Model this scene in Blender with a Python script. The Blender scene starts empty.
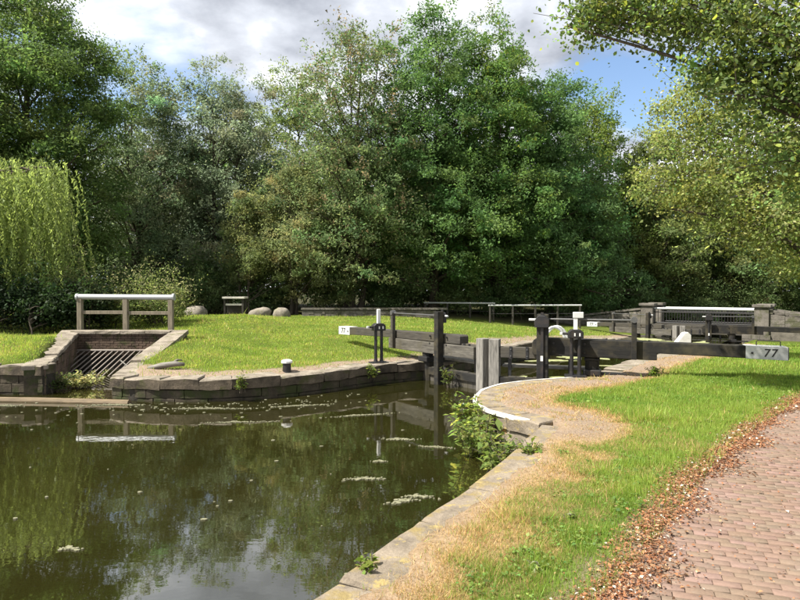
import bpy, math, random
import numpy as np
from mathutils import Vector, Matrix

random.seed(7)
rng = np.random.default_rng(7)
scene = bpy.context.scene
COL = scene.collection
R = math.radians

# ------------------------------------------------------------------ camera
cam_d = bpy.data.cameras.new('camera')
cam_d.sensor_width = 36.0
cam_d.lens = 27.0
cam_d.clip_start = 0.05
cam_d.clip_end = 2000.0
cam = bpy.data.objects.new('camera', cam_d)
COL.objects.link(cam)
cam.location = (0, 0, 2.0)
cam.rotation_euler = (R(90 - 0.955), 0, 0)
scene.camera = cam

# ------------------------------------------------------------------ sky
SUN_AZ = 112.0      # degrees to the left of the view direction (+Y)
SUN_EL = 55.0
sun_dir = Vector((-math.sin(R(SUN_AZ)) * math.cos(R(SUN_EL)),
                  math.cos(R(SUN_AZ)) * math.cos(R(SUN_EL)), math.sin(R(SUN_EL))))
world = bpy.data.worlds.new('World')
scene.world = world
world.use_nodes = True
wn, wl = world.node_tree.nodes, world.node_tree.links
wn.clear()


def wnode(t, **k):
    n = wn.new(t)
    for a, b in k.items():
        setattr(n, a, b)
    return n


sky = wnode('ShaderNodeTexSky', sky_type='NISHITA', sun_disc=False)
sky.sun_elevation = R(SUN_EL)
sky.sun_rotation = R(-SUN_AZ)
sky.air_density = 1.0
sky.dust_density = 0.6
sky.ozone_density = 2.0
tc = wnode('ShaderNodeTexCoord')
sep = wnode('ShaderNodeSeparateXYZ')
wl.new(tc.outputs['Generated'], sep.inputs[0])
mx = wnode('ShaderNodeMath', operation='MAXIMUM')
mx.inputs[1].default_value = 0.0
wl.new(sep.outputs[2], mx.inputs[0])
ad = wnode('ShaderNodeMath', operation='ADD')
ad.inputs[1].default_value = 0.25
wl.new(mx.outputs[0], ad.inputs[0])
dx = wnode('ShaderNodeMath', operation='DIVIDE')
dy = wnode('ShaderNodeMath', operation='DIVIDE')
wl.new(sep.outputs[0], dx.inputs[0]); wl.new(ad.outputs[0], dx.inputs[1])
wl.new(sep.outputs[1], dy.inputs[0]); wl.new(ad.outputs[0], dy.inputs[1])
cmb = wnode('ShaderNodeCombineXYZ')
wl.new(dx.outputs[0], cmb.inputs[0]); wl.new(dy.outputs[0], cmb.inputs[1])
CLOUD_OFF = (3.1, 1.7, 0.0)
mp = wnode('ShaderNodeMapping')
mp.inputs['Location'].default_value = CLOUD_OFF
wl.new(cmb.outputs[0], mp.inputs[0])
nz = wnode('ShaderNodeTexNoise')
nz.inputs['Scale'].default_value = 1.05
nz.inputs['Detail'].default_value = 9
nz.inputs['Roughness'].default_value = 0.52
nz.inputs['Distortion'].default_value = 0.25
wl.new(mp.outputs[0], nz.inputs['Vector'])
rmp = wnode('ShaderNodeValToRGB')
rmp.color_ramp.elements[0].position = 0.30
rmp.color_ramp.elements[0].color = (0, 0, 0, 1)
rmp.color_ramp.elements[1].position = 0.42
rmp.color_ramp.elements[1].color = (1, 1, 1, 1)
# a break in the cloud, torn by the same noise
gv = wnode('ShaderNodeVectorMath', operation='SUBTRACT')
gv.inputs[1].default_value = (0.55, 1.60, 0.0)
wl.new(cmb.outputs[0], gv.inputs[0])
gs = wnode('ShaderNodeVectorMath', operation='MULTIPLY')
gs.inputs[1].default_value = (2.2, 3.6, 1.0)
wl.new(gv.outputs[0], gs.inputs[0])
gl = wnode('ShaderNodeVectorMath', operation='LENGTH')
wl.new(gs.outputs[0], gl.inputs[0])
gr = wnode('ShaderNodeMapRange')
gr.inputs[1].default_value = 0.2
gr.inputs[2].default_value = 1.3
gr.inputs[3].default_value = -0.26
gr.inputs[4].default_value = 0.0
wl.new(gl.outputs['Value'], gr.inputs[0])
ga = wnode('ShaderNodeMath', operation='ADD')
wl.new(nz.outputs[0], ga.inputs[0])
wl.new(gr.outputs[0], ga.inputs[1])
wl.new(ga.outputs[0], rmp.inputs[0])
nz2 = wnode('ShaderNodeTexNoise')
nz2.inputs['Scale'].default_value = 2.3
nz2.inputs['Detail'].default_value = 8
nz2.inputs['Roughness'].default_value = 0.55
wl.new(mp.outputs[0], nz2.inputs['Vector'])
crm = wnode('ShaderNodeValToRGB')
cr = crm.color_ramp
cr.elements[0].position = 0.36
cr.elements[0].color = (2.0, 2.15, 2.5, 1)
cr.elements[1].position = 0.66
cr.elements[1].color = (8.0, 8.0, 8.1, 1)
e = cr.elements.new(0.5)
e.color = (4.0, 4.2, 4.6, 1)
wl.new(nz2.outputs[0], crm.inputs[0])
mixc = wnode('ShaderNodeMix', data_type='RGBA')
wl.new(rmp.outputs[0], mixc.inputs[0])
wl.new(sky.outputs[0], mixc.inputs[6])
wl.new(crm.outputs[0], mixc.inputs[7])
bg = wnode('ShaderNodeBackground')
bg.inputs['Strength'].default_value = 0.09
wl.new(mixc.outputs[2], bg.inputs['Color'])
wo = wnode('ShaderNodeOutputWorld')
wl.new(bg.outputs[0], wo.inputs[0])

# ------------------------------------------------------------------ sun
sd = bpy.data.lights.new('sun', 'SUN')
sd.energy = 5.0
sd.angle = R(0.53)
sd.color = (1.0, 0.95, 0.86)
sun = bpy.data.objects.new('sun', sd)
COL.objects.link(sun)
sun.rotation_euler = (-sun_dir).to_track_quat('-Z', 'Y').to_euler()
sun.location = (-30, 20, 40)

scene.view_settings.view_transform = 'Standard'
scene.view_settings.look = 'None'
scene.view_settings.exposure = 1.3
scene.view_settings.gamma = 1.0
scene.view_settings.use_curve_mapping = False
scene.render.engine = 'CYCLES'
scene.cycles.max_bounces = 9
scene.cycles.diffuse_bounces = 7
scene.cycles.transmission_bounces = 4

# ------------------------------------------------------------------ materials
MATS = {}


class NT:
    """small helper round a node tree"""
    def __init__(s, name):
        s.m = bpy.data.materials.new(name)
        s.m.use_nodes = True
        s.t = s.m.node_tree
        s.n = s.t.nodes
        s.l = s.t.links
        s.b = s.n['Principled BSDF']
        s.o = s.n['Material Output']
        MATS[name] = s.m

    def node(s, t, **k):
        q = s.n.new(t)
        for a, b in k.items():
            setattr(q, a, b)
        return q

    def coord(s, kind='Object'):
        return s.node('ShaderNodeTexCoord').outputs[kind]

    def pos(s):
        return s.node('ShaderNodeNewGeometry').outputs['Position']

    def noise(s, vec, scale, detail=5, rough=0.55, dist=0.0):
        q = s.node('ShaderNodeTexNoise')
        q.inputs['Scale'].default_value = scale
        q.inputs['Detail'].default_value = detail
        q.inputs['Roughness'].default_value = rough
        q.inputs['Distortion'].default_value = dist
        s.l.new(vec, q.inputs['Vector'])
        return q.outputs[0]

    def ramp(s, fac, stops):
        q = s.node('ShaderNodeValToRGB')
        e = q.color_ramp.elements
        e[0].position, e[0].color = stops[0][0], tuple(stops[0][1]) + (1,)
        e[1].position, e[1].color = stops[-1][0], tuple(stops[-1][1]) + (1,)
        for p, c in stops[1:-1]:
            x = e.new(p)
            x.color = tuple(c) + (1,)
        s.l.new(fac, q.inputs[0])
        return q.outputs[0]

    def mix(s, fac, a, b, mode='MIX'):
        q = s.node('ShaderNodeMix', data_type='RGBA', blend_type=mode)
        for sock, v in ((q.inputs[0], fac), (q.inputs[6], a), (q.inputs[7], b)):
            if hasattr(v, 'is_linked'):
                s.l.new(v, sock)
            elif isinstance(v, (int, float)):
                sock.default_value = v
            else:
                sock.default_value = tuple(v) + (1,)
        return q.outputs[2]

    def attr(s, name):
        q = s.node('ShaderNodeAttribute')
        q.attribute_name = name
        return q

    def scale(s, vec, sc):
        q = s.node('ShaderNodeMapping')
        q.inputs['Scale'].default_value = sc
        s.l.new(vec, q.inputs[0])
        return q.outputs[0]

    def bump(s, h, strength=0.4, dist=0.02):
        q = s.node('ShaderNodeBump')
        q.inputs['Strength'].default_value = strength
        q.inputs['Distance'].default_value = dist
        s.l.new(h, q.inputs['Height'])
        s.l.new(q.outputs[0], s.b.inputs['Normal'])

    def col(s, c):
        s.l.new(c, s.b.inputs['Base Color'])

    def set(s, rough=0.8, spec=0.3, metal=0.0):
        s.b.inputs['Roughness'].default_value = rough
        s.b.inputs['Specular IOR Level'].default_value = spec
        s.b.inputs['Metallic'].default_value = metal


def stone_mat(name, c0, c1, moss=None, moss_amt=0.5, scale=3.0, lichen=None):
    t = NT(name)
    p = t.pos()
    n1 = t.noise(p, scale, 8, 0.62)
    c = t.ramp(n1, [(0.32, c0), (0.68, c1)])
    n2 = t.noise(p, scale * 9, 4, 0.7)
    c = t.mix(0.45, c, t.ramp(n2, [(0.3, (0.35, 0.33, 0.3)), (0.7, (1, 1, 1))]), 'MULTIPLY')
    if moss:
        n3 = t.noise(p, scale * 0.9, 7, 0.65)
        k = t.ramp(n3, [(0.62 - moss_amt * 0.35, (0, 0, 0)), (0.72 - moss_amt * 0.3, (1, 1, 1))])
        c = t.mix(k, c, moss)
    if lichen:
        n4 = t.noise(p, scale * 1.6, 8, 0.7)
        k = t.ramp(n4, [(0.56, (0, 0, 0)), (0.62, (1, 1, 1))])
        c = t.mix(k, c, lichen)
    t.col(c)
    t.set(0.9, 0.2)
    t.bump(t.noise(p, scale * 7, 9, 0.7), 0.7, 0.03)
    return t.m


stone_mat('coping', (0.15, 0.128, 0.10), (0.32, 0.28, 0.225), (0.12, 0.115, 0.06), 0.18)
stone_mat('coping_lichen', (0.15, 0.125, 0.095), (0.30, 0.25, 0.19), (0.22, 0.17, 0.075), 0.30, 3.5, (0.30, 0.235, 0.10))
stone_mat('wall_wet', (0.022, 0.019, 0.014), (0.085, 0.07, 0.048), (0.03, 0.036, 0.012), 0.45, 2.5)
stone_mat('shade_stain', (0.03, 0.025, 0.018), (0.13, 0.105, 0.075), (0.05, 0.05, 0.02), 0.25, 2.8)  # dark tone for coping sides: shade put into the colour, over algae
stone_mat('wall_lichen', (0.13, 0.11, 0.085), (0.34, 0.29, 0.22), (0.40, 0.22, 0.04), 0.28, 3.0)
stone_mat('stone_grey', (0.095, 0.087, 0.075), (0.21, 0.19, 0.165), (0.075, 0.075, 0.045), 0.3, 2.0)
stone_mat('boulder', (0.13, 0.115, 0.092), (0.34, 0.305, 0.255), (0.12, 0.12, 0.06), 0.2, 2.2)
stone_mat('sluice_brick', (0.06, 0.045, 0.035), (0.17, 0.12, 0.085), (0.05, 0.055, 0.02), 0.3, 2.6)
stone_mat('mortar', (0.10, 0.09, 0.075), (0.2, 0.18, 0.15))
stone_mat('mortar_dark', (0.02, 0.018, 0.014), (0.05, 0.045, 0.035))


def timber_mat(name, c0, c1, moss=None, amt=0.3, rough=0.75, stretch=(1.2, 9, 9)):
    t = NT(name)
    v = t.coord('Object')
    sc = t.scale(v, stretch)
    n1 = t.noise(sc, 2.2, 9, 0.65, 0.3)
    c = t.ramp(n1, [(0.3, c0), (0.7, c1)])
    p = t.pos()
    n2 = t.noise(p, 2.2, 6, 0.6)
    if moss:
        k = t.ramp(n2, [(0.6 - 0.3 * amt, (0, 0, 0)), (0.75 - 0.2 * amt, (1, 1, 1))])
        c = t.mix(k, c, moss)
    t.col(c)
    t.set(rough, 0.3)
    t.bump(n1, 0.5, 0.012)
    return t.m


timber_mat('timber_black', (0.005, 0.005, 0.005), (0.018, 0.017, 0.015), (0.045, 0.038, 0.023), 0.42)
timber_mat('timber_dark', (0.022, 0.020, 0.017), (0.075, 0.068, 0.056), (0.055, 0.048, 0.032), 0.4)
timber_mat('timber_grey', (0.07, 0.067, 0.06), (0.24, 0.225, 0.20), None, 0, 0.85, (9, 9, 1.2))
timber_mat('timber_grey_h', (0.08, 0.076, 0.066), (0.24, 0.225, 0.195), (0.09, 0.08, 0.05), 0.2, 0.85)
timber_mat('timber_mid', (0.035, 0.032, 0.027), (0.125, 0.115, 0.095), (0.06, 0.054, 0.036), 0.3)
timber_mat('timber_brown', (0.07, 0.05, 0.028), (0.17, 0.125, 0.07), None, 0, 0.7)
timber_mat('timber_post', (0.10, 0.085, 0.06), (0.24, 0.205, 0.15), None, 0, 0.85, (9, 9, 1.2))


def paint_mat(name, c, rough=0.5, dirt=(0.4, 0.36, 0.3), amt=0.35, metal=0.0):
    t = NT(name)
    p = t.pos()
    n = t.noise(p, 6, 8, 0.7)
    k = t.ramp(n, [(0.5, (0, 0, 0)), (0.78, (amt, amt, amt))])
    t.col(t.mix(k, c, dirt))
    t.set(rough, 0.4, metal)
    t.bump(t.noise(p, 60, 4), 0.15, 0.004)
    return t.m


paint_mat('white_paint', (0.60, 0.60, 0.57), 0.55, (0.33, 0.29, 0.23), 0.5)
paint_mat('worn_white', (0.52, 0.51, 0.47), 0.7, (0.26, 0.23, 0.18), 1.0)
paint_mat('grey_white_paint', (0.46, 0.47, 0.46), 0.6, (0.27, 0.25, 0.2), 0.6)
paint_mat('black_iron', (0.012, 0.012, 0.013), 0.5, (0.07, 0.045, 0.03), 0.5)
paint_mat('black_letter', (0.015, 0.015, 0.015), 0.6, (0.1, 0.1, 0.1), 0.3)
paint_mat('galvanised', (0.33, 0.34, 0.35), 0.5, (0.35, 0.34, 0.32), 0.5, 0.35)
paint_mat('rust_bar', (0.16, 0.14, 0.12), 0.6, (0.12, 0.06, 0.03), 0.7, 0.2)
paint_mat('rod', (0.10, 0.10, 0.10), 0.45, (0.2, 0.17, 0.14), 0.5, 0.4)
paint_mat('pale_board', (0.55, 0.52, 0.45), 0.7)


def leaf_mat(name, tint=(1, 1, 1), trans=0.35, rough=0.5, spec=0.35):
    """colour comes from the per-leaf colour of the crown (attribute leaf)"""
    t = NT(name)
    a = t.attr('leaf').outputs['Color']
    c = t.mix(1.0, a, tint, 'MULTIPLY')
    t.col(c)
    t.set(rough, spec)
    tr = t.node('ShaderNodeBsdfTranslucent')
    hs = t.node('ShaderNodeHueSaturation')
    hs.inputs['Hue'].default_value = 0.485
    hs.inputs['Saturation'].default_value = 1.1
    hs.inputs['Value'].default_value = 1.9
    t.l.new(c, hs.inputs['Color'])
    t.l.new(hs.outputs[0], tr.inputs[0])
    ms = t.node('ShaderNodeMixShader')
    ms.inputs[0].default_value = trans
    t.l.new(t.b.outputs[0], ms.inputs[1])
    t.l.new(tr.outputs[0], ms.inputs[2])
    t.l.new(ms.outputs[0], t.o.inputs[0])
    return t.m


leaf_mat('leaf', trans=0.46, rough=0.65, spec=0.15)
leaf_mat('leaf_thin', trans=0.5, rough=0.55, spec=0.2)
leaf_mat('leaf_gloss', trans=0.44, rough=0.6, spec=0.2)
leaf_mat('grass_blade', trans=0.4, rough=0.55, spec=0.25)
leaf_mat('litter_leaf', trans=0.15, rough=0.7, spec=0.2)

t = NT('bark')
v = t.scale(t.coord('Object'), (5, 5, 0.9))
n = t.noise(v, 3, 9, 0.7)
t.col(t.ramp(n, [(0.3, (0.035, 0.028, 0.02)), (0.7, (0.13, 0.11, 0.085))]))
t.set(0.95, 0.1)
t.bump(n, 0.9, 0.04)

# ground: grass soil, dry margin and bare dirt by painted masks (real patches of the place)
t = NT('ground')
p = t.pos()
m = t.attr('zone')
sp = t.node('ShaderNodeSeparateColor')
t.l.new(m.outputs['Color'], sp.inputs[0])
n1 = t.noise(p, 0.9, 8, 0.65)
n2 = t.noise(p, 14, 6, 0.7)
lush = t.ramp(n1, [(0.3, (0.055, 0.085, 0.014)), (0.7, (0.11, 0.14, 0.026))])
lush = t.mix(0.6, lush, t.ramp(n2, [(0.3, (0.4, 0.38, 0.3)), (0.7, (1.15, 1.1, 0.9))]), 'MULTIPLY')
dry = t.ramp(n2, [(0.3, (0.19, 0.125, 0.06)), (0.7, (0.42, 0.30, 0.16))])
dirt = t.ramp(t.noise(p, 22, 8, 0.72), [(0.3, (0.16, 0.115, 0.08)), (0.7, (0.31, 0.24, 0.18))])
c = t.mix(sp.outputs[1], lush, dry)
c = t.mix(sp.outputs[0], c, dirt)
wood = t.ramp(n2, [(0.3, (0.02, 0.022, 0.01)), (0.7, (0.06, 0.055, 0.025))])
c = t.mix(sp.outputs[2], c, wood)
t.col(c)
t.set(0.95, 0.1)
t.bump(n2, 0.9, 0.05)

# canal water
t = NT('water')
p = t.pos()
n0 = t.noise(p, 0.35, 4, 0.5)
t.col(t.ramp(n0, [(0.3, (0.011, 0.011, 0.0025)), (0.7, (0.019, 0.017, 0.0045))]))
t.set(0.02, 0.5)
t.b.inputs['IOR'].default_value = 3.0
vs = t.scale(p, (1.0, 1.6, 1.0))
na = t.noise(vs, 2.2, 3, 0.5, 0.4)
nb = t.noise(vs, 9.0, 2, 0.5)
mm = t.node('ShaderNodeMath', operation='MULTIPLY_ADD')
t.l.new(nb, mm.inputs[0]); mm.inputs[1].default_value = 0.16
t.l.new(na, mm.inputs[2])
t.bump(mm.outputs[0], 0.035, 0.03)

# scum and duckweed on the water
t = NT('scum')
p = t.pos()
t.col(t.ramp(t.noise(p, 14, 6, 0.7), [(0.3, (0.10, 0.10, 0.05)), (0.7, (0.26, 0.25, 0.17))]))
t.set(0.7, 0.3)
t = NT('duckweed')
p = t.pos()
t.col(t.ramp(t.noise(p, 9, 6, 0.7), [(0.3, (0.12, 0.15, 0.04)), (0.7, (0.36, 0.36, 0.2))]))
t.set(0.8, 0.2)

# clay pavers
t = NT('paver')
p = t.pos()
a = t.attr('leaf').outputs['Color']
n1 = t.noise(p, 30, 7, 0.75)
c = t.mix(0.5, a, t.ramp(n1, [(0.3, (0.62, 0.58, 0.56)), (0.72, (1.25, 1.22, 1.2))]), 'MULTIPLY')
n2 = t.noise(p, 1.1, 6, 0.6)
c = t.mix(t.ramp(n2, [(0.45, (0, 0, 0)), (0.75, (0.5, 0.5, 0.5))]), c, (0.23, 0.17, 0.132))
n3 = t.noise(p, 4.5, 8, 0.7)
c = t.mix(t.ramp(n3, [(0.5, (0, 0, 0)), (0.66, (0.55, 0.55, 0.55))]), c, (0.12, 0.095, 0.07))
n4 = t.noise(p, 9.0, 8, 0.75)
c = t.mix(t.ramp(n4, [(0.58, (0, 0, 0)), (0.68, (0.6, 0.6, 0.6))]), c, (0.28, 0.225, 0.18))
t.col(c)
t.set(0.92, 0.12)
t.bump(n1, 0.7, 0.008)
t = NT('joint_sand')
t.col(t.ramp(t.noise(t.pos(), 25, 6, 0.7), [(0.3, (0.035, 0.03, 0.02)), (0.55, (0.09, 0.07, 0.05)), (0.75, (0.16, 0.13, 0.09))]))
t.set(0.95, 0.1)


# ------------------------------------------------------------------ helpers
def link(name, me, mat=None, parent=None, loc=None):
    o = bpy.data.objects.new(name, me)
    COL.objects.link(o)
    if mat is not None and me is not None and len(me.materials) == 0:
        me.materials.append(MATS[mat])
    if parent is not None:
        o.parent = parent
    if loc is not None:
        o.location = loc
    return o


def tag(o, label, cat, group=None, kind=None):
    o['label'] = label
    if cat:
        o['category'] = cat
    if group:
        o['group'] = group
    if kind:
        o['kind'] = kind
    return o


def thing(name, label, cat, loc=(0, 0, 0), rz=0.0, group=None):
    o = bpy.data.objects.new(name, None)
    COL.objects.link(o)
    o.empty_display_size = 0.2
    o.location = loc
    o.rotation_euler = (0, 0, rz)
    return tag(o, label, cat, group)


def smooth(me, on=True):
    me.polygons.foreach_set('use_smooth', [on] * len(me.polygons))


class MB:
    def __init__(s):
        s.v, s.f = [], []

    def add(s, verts, faces):
        k = len(s.v)
        s.v += [tuple(q) for q in verts]
        s.f += [tuple(i + k for i in f) for f in faces]
        return s

    def box(s, x0, x1, y0, y1, z0, z1):
        vs = [(x, y, z) for z in (z0, z1) for y in (y0, y1) for x in (x0, x1)]
        return s.add(vs, [(0, 2, 3, 1), (4, 5, 7, 6), (0, 1, 5, 4), (2, 6, 7, 3), (0, 4, 6, 2), (1, 3, 7, 5)])

    def prism(s, poly, y0, y1):
        """outline in x,z pushed from y0 to y1"""
        n = len(poly)
        vs = [(x, y0, z) for x, z in poly] + [(x, y1, z) for x, z in poly]
        fs = [tuple(range(n)), tuple(range(2 * n - 1, n - 1, -1))]
        fs += [(i, i + n, (i + 1) % n + n, (i + 1) % n) for i in range(n)]
        return s.add(vs, fs)

    def tube(s, pts, rad, n=8, cap=True):
        pts = [Vector(q) for q in pts]
        if not hasattr(rad, '__len__'):
            rad = [rad] * len(pts)
        k = len(s.v)
        up = Vector((0.13, 0.21, 1)).normalized()
        for i, q in enumerate(pts):
            d = (pts[min(i + 1, len(pts) - 1)] - pts[max(i - 1, 0)]).normalized()
            ref = up if abs(d.dot(up)) < 0.95 else Vector((1, 0.1, 0)).normalized()
            a = d.cross(ref).normalized()
            b = d.cross(a)
            for j in range(n):
                th = 2 * math.pi * j / n
                s.v.append(tuple(q + (a * math.cos(th) + b * math.sin(th)) * rad[i]))
        for i in range(len(pts) - 1):
            for j in range(n):
                s.f.append((k + i * n + j, k + i * n + (j + 1) % n, k + (i + 1) * n + (j + 1) % n, k + (i + 1) * n + j))
        if cap:
            s.f.append(tuple(k + j for j in range(n - 1, -1, -1)))
            s.f.append(tuple(k + (len(pts) - 1) * n + j for j in range(n)))
        return s

    def mesh(s, name, sm=False):
        me = bpy.data.meshes.new(name)
        me.from_pydata(s.v, [], s.f)
        import bmesh
        bm = bmesh.new()
        bm.from_mesh(me)
        bmesh.ops.recalc_face_normals(bm, faces=bm.faces)
        bm.to_mesh(me)
        bm.free()
        if sm:
            smooth(me)
        return me

    def build(s, name, mat, parent=None, bevel=0.0, sm=False, loc=None):
        o = link(name, s.mesh(name, sm), mat, parent, loc)
        if bevel:
            m = o.modifiers.new('bevel', 'BEVEL')
            m.width = bevel
            m.segments = 2
            m.limit_method = 'ANGLE'
        return o


def np_mesh(name, verts, faces, cols=None, mat=None, sm=False):
    """verts (n,3), faces (m,k) of one size, cols (n,3) per vertex"""
    me = bpy.data.meshes.new(name)
    n, (m_, k) = len(verts), faces.shape
    me.vertices.add(n)
    me.vertices.foreach_set('co', verts.astype(np.float32).ravel())
    me.loops.add(m_ * k)
    me.loops.foreach_set('vertex_index', faces.astype(np.int32).ravel())
    me.polygons.add(m_)
    me.polygons.foreach_set('loop_start', (np.arange(m_) * k).astype(np.int32))
    me.polygons.foreach_set('loop_total', np.full(m_, k, np.int32))
    if cols is not None:
        a = me.attributes.new('leaf', 'FLOAT_COLOR', 'POINT')
        c4 = np.ones((n, 4), np.float32)
        c4[:, :3] = cols
        a.data.foreach_set('color', c4.ravel())
    me.update(calc_edges=True)
    if sm:
        smooth(me)
    if mat:
        me.materials.append(MATS[mat])
    return me


# ------------------------------------------------------------------ plan of the place (metres)
AX = np.array([0.6, 0.8])          # the lock runs away from us in this direction
NH = np.array([4.46, 13.95])       # near heel post
FH = np.array([0.78, 16.70])       # far heel post
LOCK_L = 21.0
near_bank = [(-30, -40), (-3.4, -1.0), (-1.45, 2.2), (-.52, 3.87), (.08, 5.0), (1.11, 6.67), (1.50, 7.55), (1.98, 8.5), (2.12, 8.95)]
wing = [(2.12, 8.95), (2.01, 9.16), (1.73, 9.45), (1.51, 9.88), (1.36, 10.4), (1.39, 11.0), (1.67, 11.94), (2.13, 12.63), (2.77, 13.1), (3.4, 13.38), (3.95, 13.58), tuple(NH)]
far_bank = [tuple(FH), (.2, 16.45), (-.6, 15.9), (-1.7, 14.75), (-2.63, 14.0), (-3.63, 13.45), (-4.8, 13.35), (-5.9, 13.45), (-6.65, 13.8)]
inlet = [(-6.65, 13.8), (-7.05, 15.8), (-7.3, 18.9), (-10.2, 18.9), (-9.5, 16.6), (-8.5, 14.25)]
left_bank = [(-8.5, 14.25), (-12, 14.5), (-20, 15.6), (-60, 22)]
lockn = [tuple(NH + AX * s) for s in (0, LOCK_L, 60)]
lockf = [tuple(FH + AX * s) for s in (60, LOCK_L, 0)]
WATER = near_bank + wing[1:] + lockn[1:] + lockf + far_bank[1:] + inlet[1:] + left_bank[1:] + [(-120, -40)]
WP = np.array(WATER)


def inside(poly, x, y):
    r = np.zeros(x.shape, bool)
    n = len(poly)
    for i in range(n):
        x0, y0 = poly[i]
        x1, y1 = poly[(i + 1) % n]
        if y0 == y1:
            continue
        c = (y0 > y) != (y1 > y)
        r ^= c & (x < (x1 - x0) * (y - y0) / (y1 - y0) + x0)
    return r


def dist_line(line, x, y, closed=False):
    d = np.full(x.shape, 1e9)
    n = len(line)
    for i in range(n if closed else n - 1):
        ax, ay = line[i]
        bx, by = line[(i + 1) % n]
        vx, vy = bx - ax, by - ay
        tt = np.clip(((x - ax) * vx + (y - ay) * vy) / (vx * vx + vy * vy + 1e-12), 0, 1)
        d = np.minimum(d, np.hypot(x - ax - tt * vx, y - ay - tt * vy))
    return d


def water_sd(x, y):
    d = dist_line(WATER, x, y, True)
    return np.where(inside(WATER, x, y), -d, d)


def sstep(a, b, v):
    q = np.clip((v - a) / (b - a), 0, 1)
    return q * q * (3 - 2 * q)


def vnoise(x, y, seed=0):
    """cheap smooth value noise for land relief and scatter masks"""
    def h(i, j):
        q = np.sin(i * 127.1 + j * 311.7 + seed * 74.7) * 43758.5453
        return q - np.floor(q)
    i, j = np.floor(x), np.floor(y)
    u, w = x - i, y - j
    u, w = u * u * (3 - 2 * u), w * w * (3 - 2 * w)
    return (h(i, j) * (1 - u) + h(i + 1, j) * u) * (1 - w) + (h(i, j + 1) * (1 - u) + h(i + 1, j + 1) * u) * w


def lock_sl(x, y):
    """distance along the lock from the top gates and across from its middle"""
    rx, ry = x - 2.62, y - 15.32
    return rx * .6 + ry * .8, rx * .8 - ry * .6


def land(x, y):
    """height of the land (without the canal cut out)"""
    x = np.asarray(x, float)
    y = np.asarray(y, float)
    s, c = lock_sl(x, y)
    fall = -.85 * sstep(3, 24, s) * (1 - sstep(7, 15, np.abs(c)))
    far = sstep(-1, -6, c)                                   # the lawn across the canal
    dfb = dist_line(far_bank + inlet[1:] + left_bank[1:], x, y)
    rise = far * (.5 * sstep(.8, 9, dfb))
    rise += far * .45 * sstep(-4.0, -7.2, x) * sstep(13.6, 18.5, y) * (1 - sstep(24, 34, y))
    rise += far * .2 * sstep(-8.4, -9.6, x) * (1 - sstep(17, 20, y))
    right = .24 * np.exp(-(((x - 9) / 2.6) ** 2 + ((y - 14.4) / 2.0) ** 2))
    bumps = (vnoise(x * .7, y * .7, 3) - .5) * .07 * sstep(.6, 2.0, dist_line(WATER, x, y, True))
    return fall + rise + right + bumps


def surf(x, y, wd=None):
    """top of the soil: it laps unevenly over the backs of the coping stones"""
    wd = water_sd(x, y) if wd is None else wd
    dn = dist_line(near_bank, x, y)
    e_ = wd + (vnoise(x * 2.6, y * 2.6, 21) - .5) * .22 + (vnoise(x * 7, y * 7, 22) - .5) * .1 + np.where(dn < wd + .02, .21, 0)
    return land(x, y) + np.where(wd < .9, .035 * (1 - sstep(.6, .9, wd)) - .13 * (1 - sstep(.2, .52, e_)), 0)


def land1(x, y):
    return float(land(np.array([x]), np.array([y]))[0])


# towpath
path_l = [(-2.2, -1.0), (-.5, 1.5), (.25, 2.5), (1.22, 3.87), (1.75, 4.5), (2.25, 5.15), (3.1, 6.3), (4.9, 8.5), (7.3, 11.0), (11.5, 14.2), (18, 18.0), (40, 29)]
path_r = [(.6, -3.2), (2.2, -.6), (2.9, .6), (4.0, 2.2), (4.6, 3.0), (5.2, 3.7), (6.0, 4.7), (7.5, 6.5), (9.6, 8.8), (13.2, 11.7), (19.4, 15.3), (41.5, 26.3)]
PATH = path_l + path_r[::-1]


# ------------------------------------------------------------------ ground
def axis(parts):
    out = []
    for a, b, st in parts:
        out += list(np.arange(a, b, st))
    return out


gx = axis([(-400, -120, 40), (-120, -30, 6), (-30, -13, .5), (-13, 6.2, .13), (6.2, 26, .28), (26, 60, 2), (60, 400, 34)]) + [400]
gy = axis([(-60, -4, 7), (-4, 2.5, .4), (2.5, 20, .13), (20, 42, .28), (42, 70, 1.5), (70, 130, 6), (130, 700, 57)]) + [700]
GX, GY = np.meshgrid(np.array(gx), np.array(gy))
fx, fy = GX.ravel(), GY.ravel()
wsd = water_sd(fx, fy)
gz = surf(fx, fy, wsd)
ptd = dist_line(PATH, fx, fy, True)
pin = inside(PATH, fx, fy)
gz = np.where(pin, gz - .045 * sstep(0, .12, ptd), gz)
gz = np.where(wsd < .17, -3.2, gz)
nx, ny = len(gx), len(gy)
ii = (np.arange(ny - 1)[:, None] * nx + np.arange(nx - 1)[None, :]).ravel()
faces = np.stack([ii, ii + 1, ii + nx + 1, ii + nx], 1)


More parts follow.
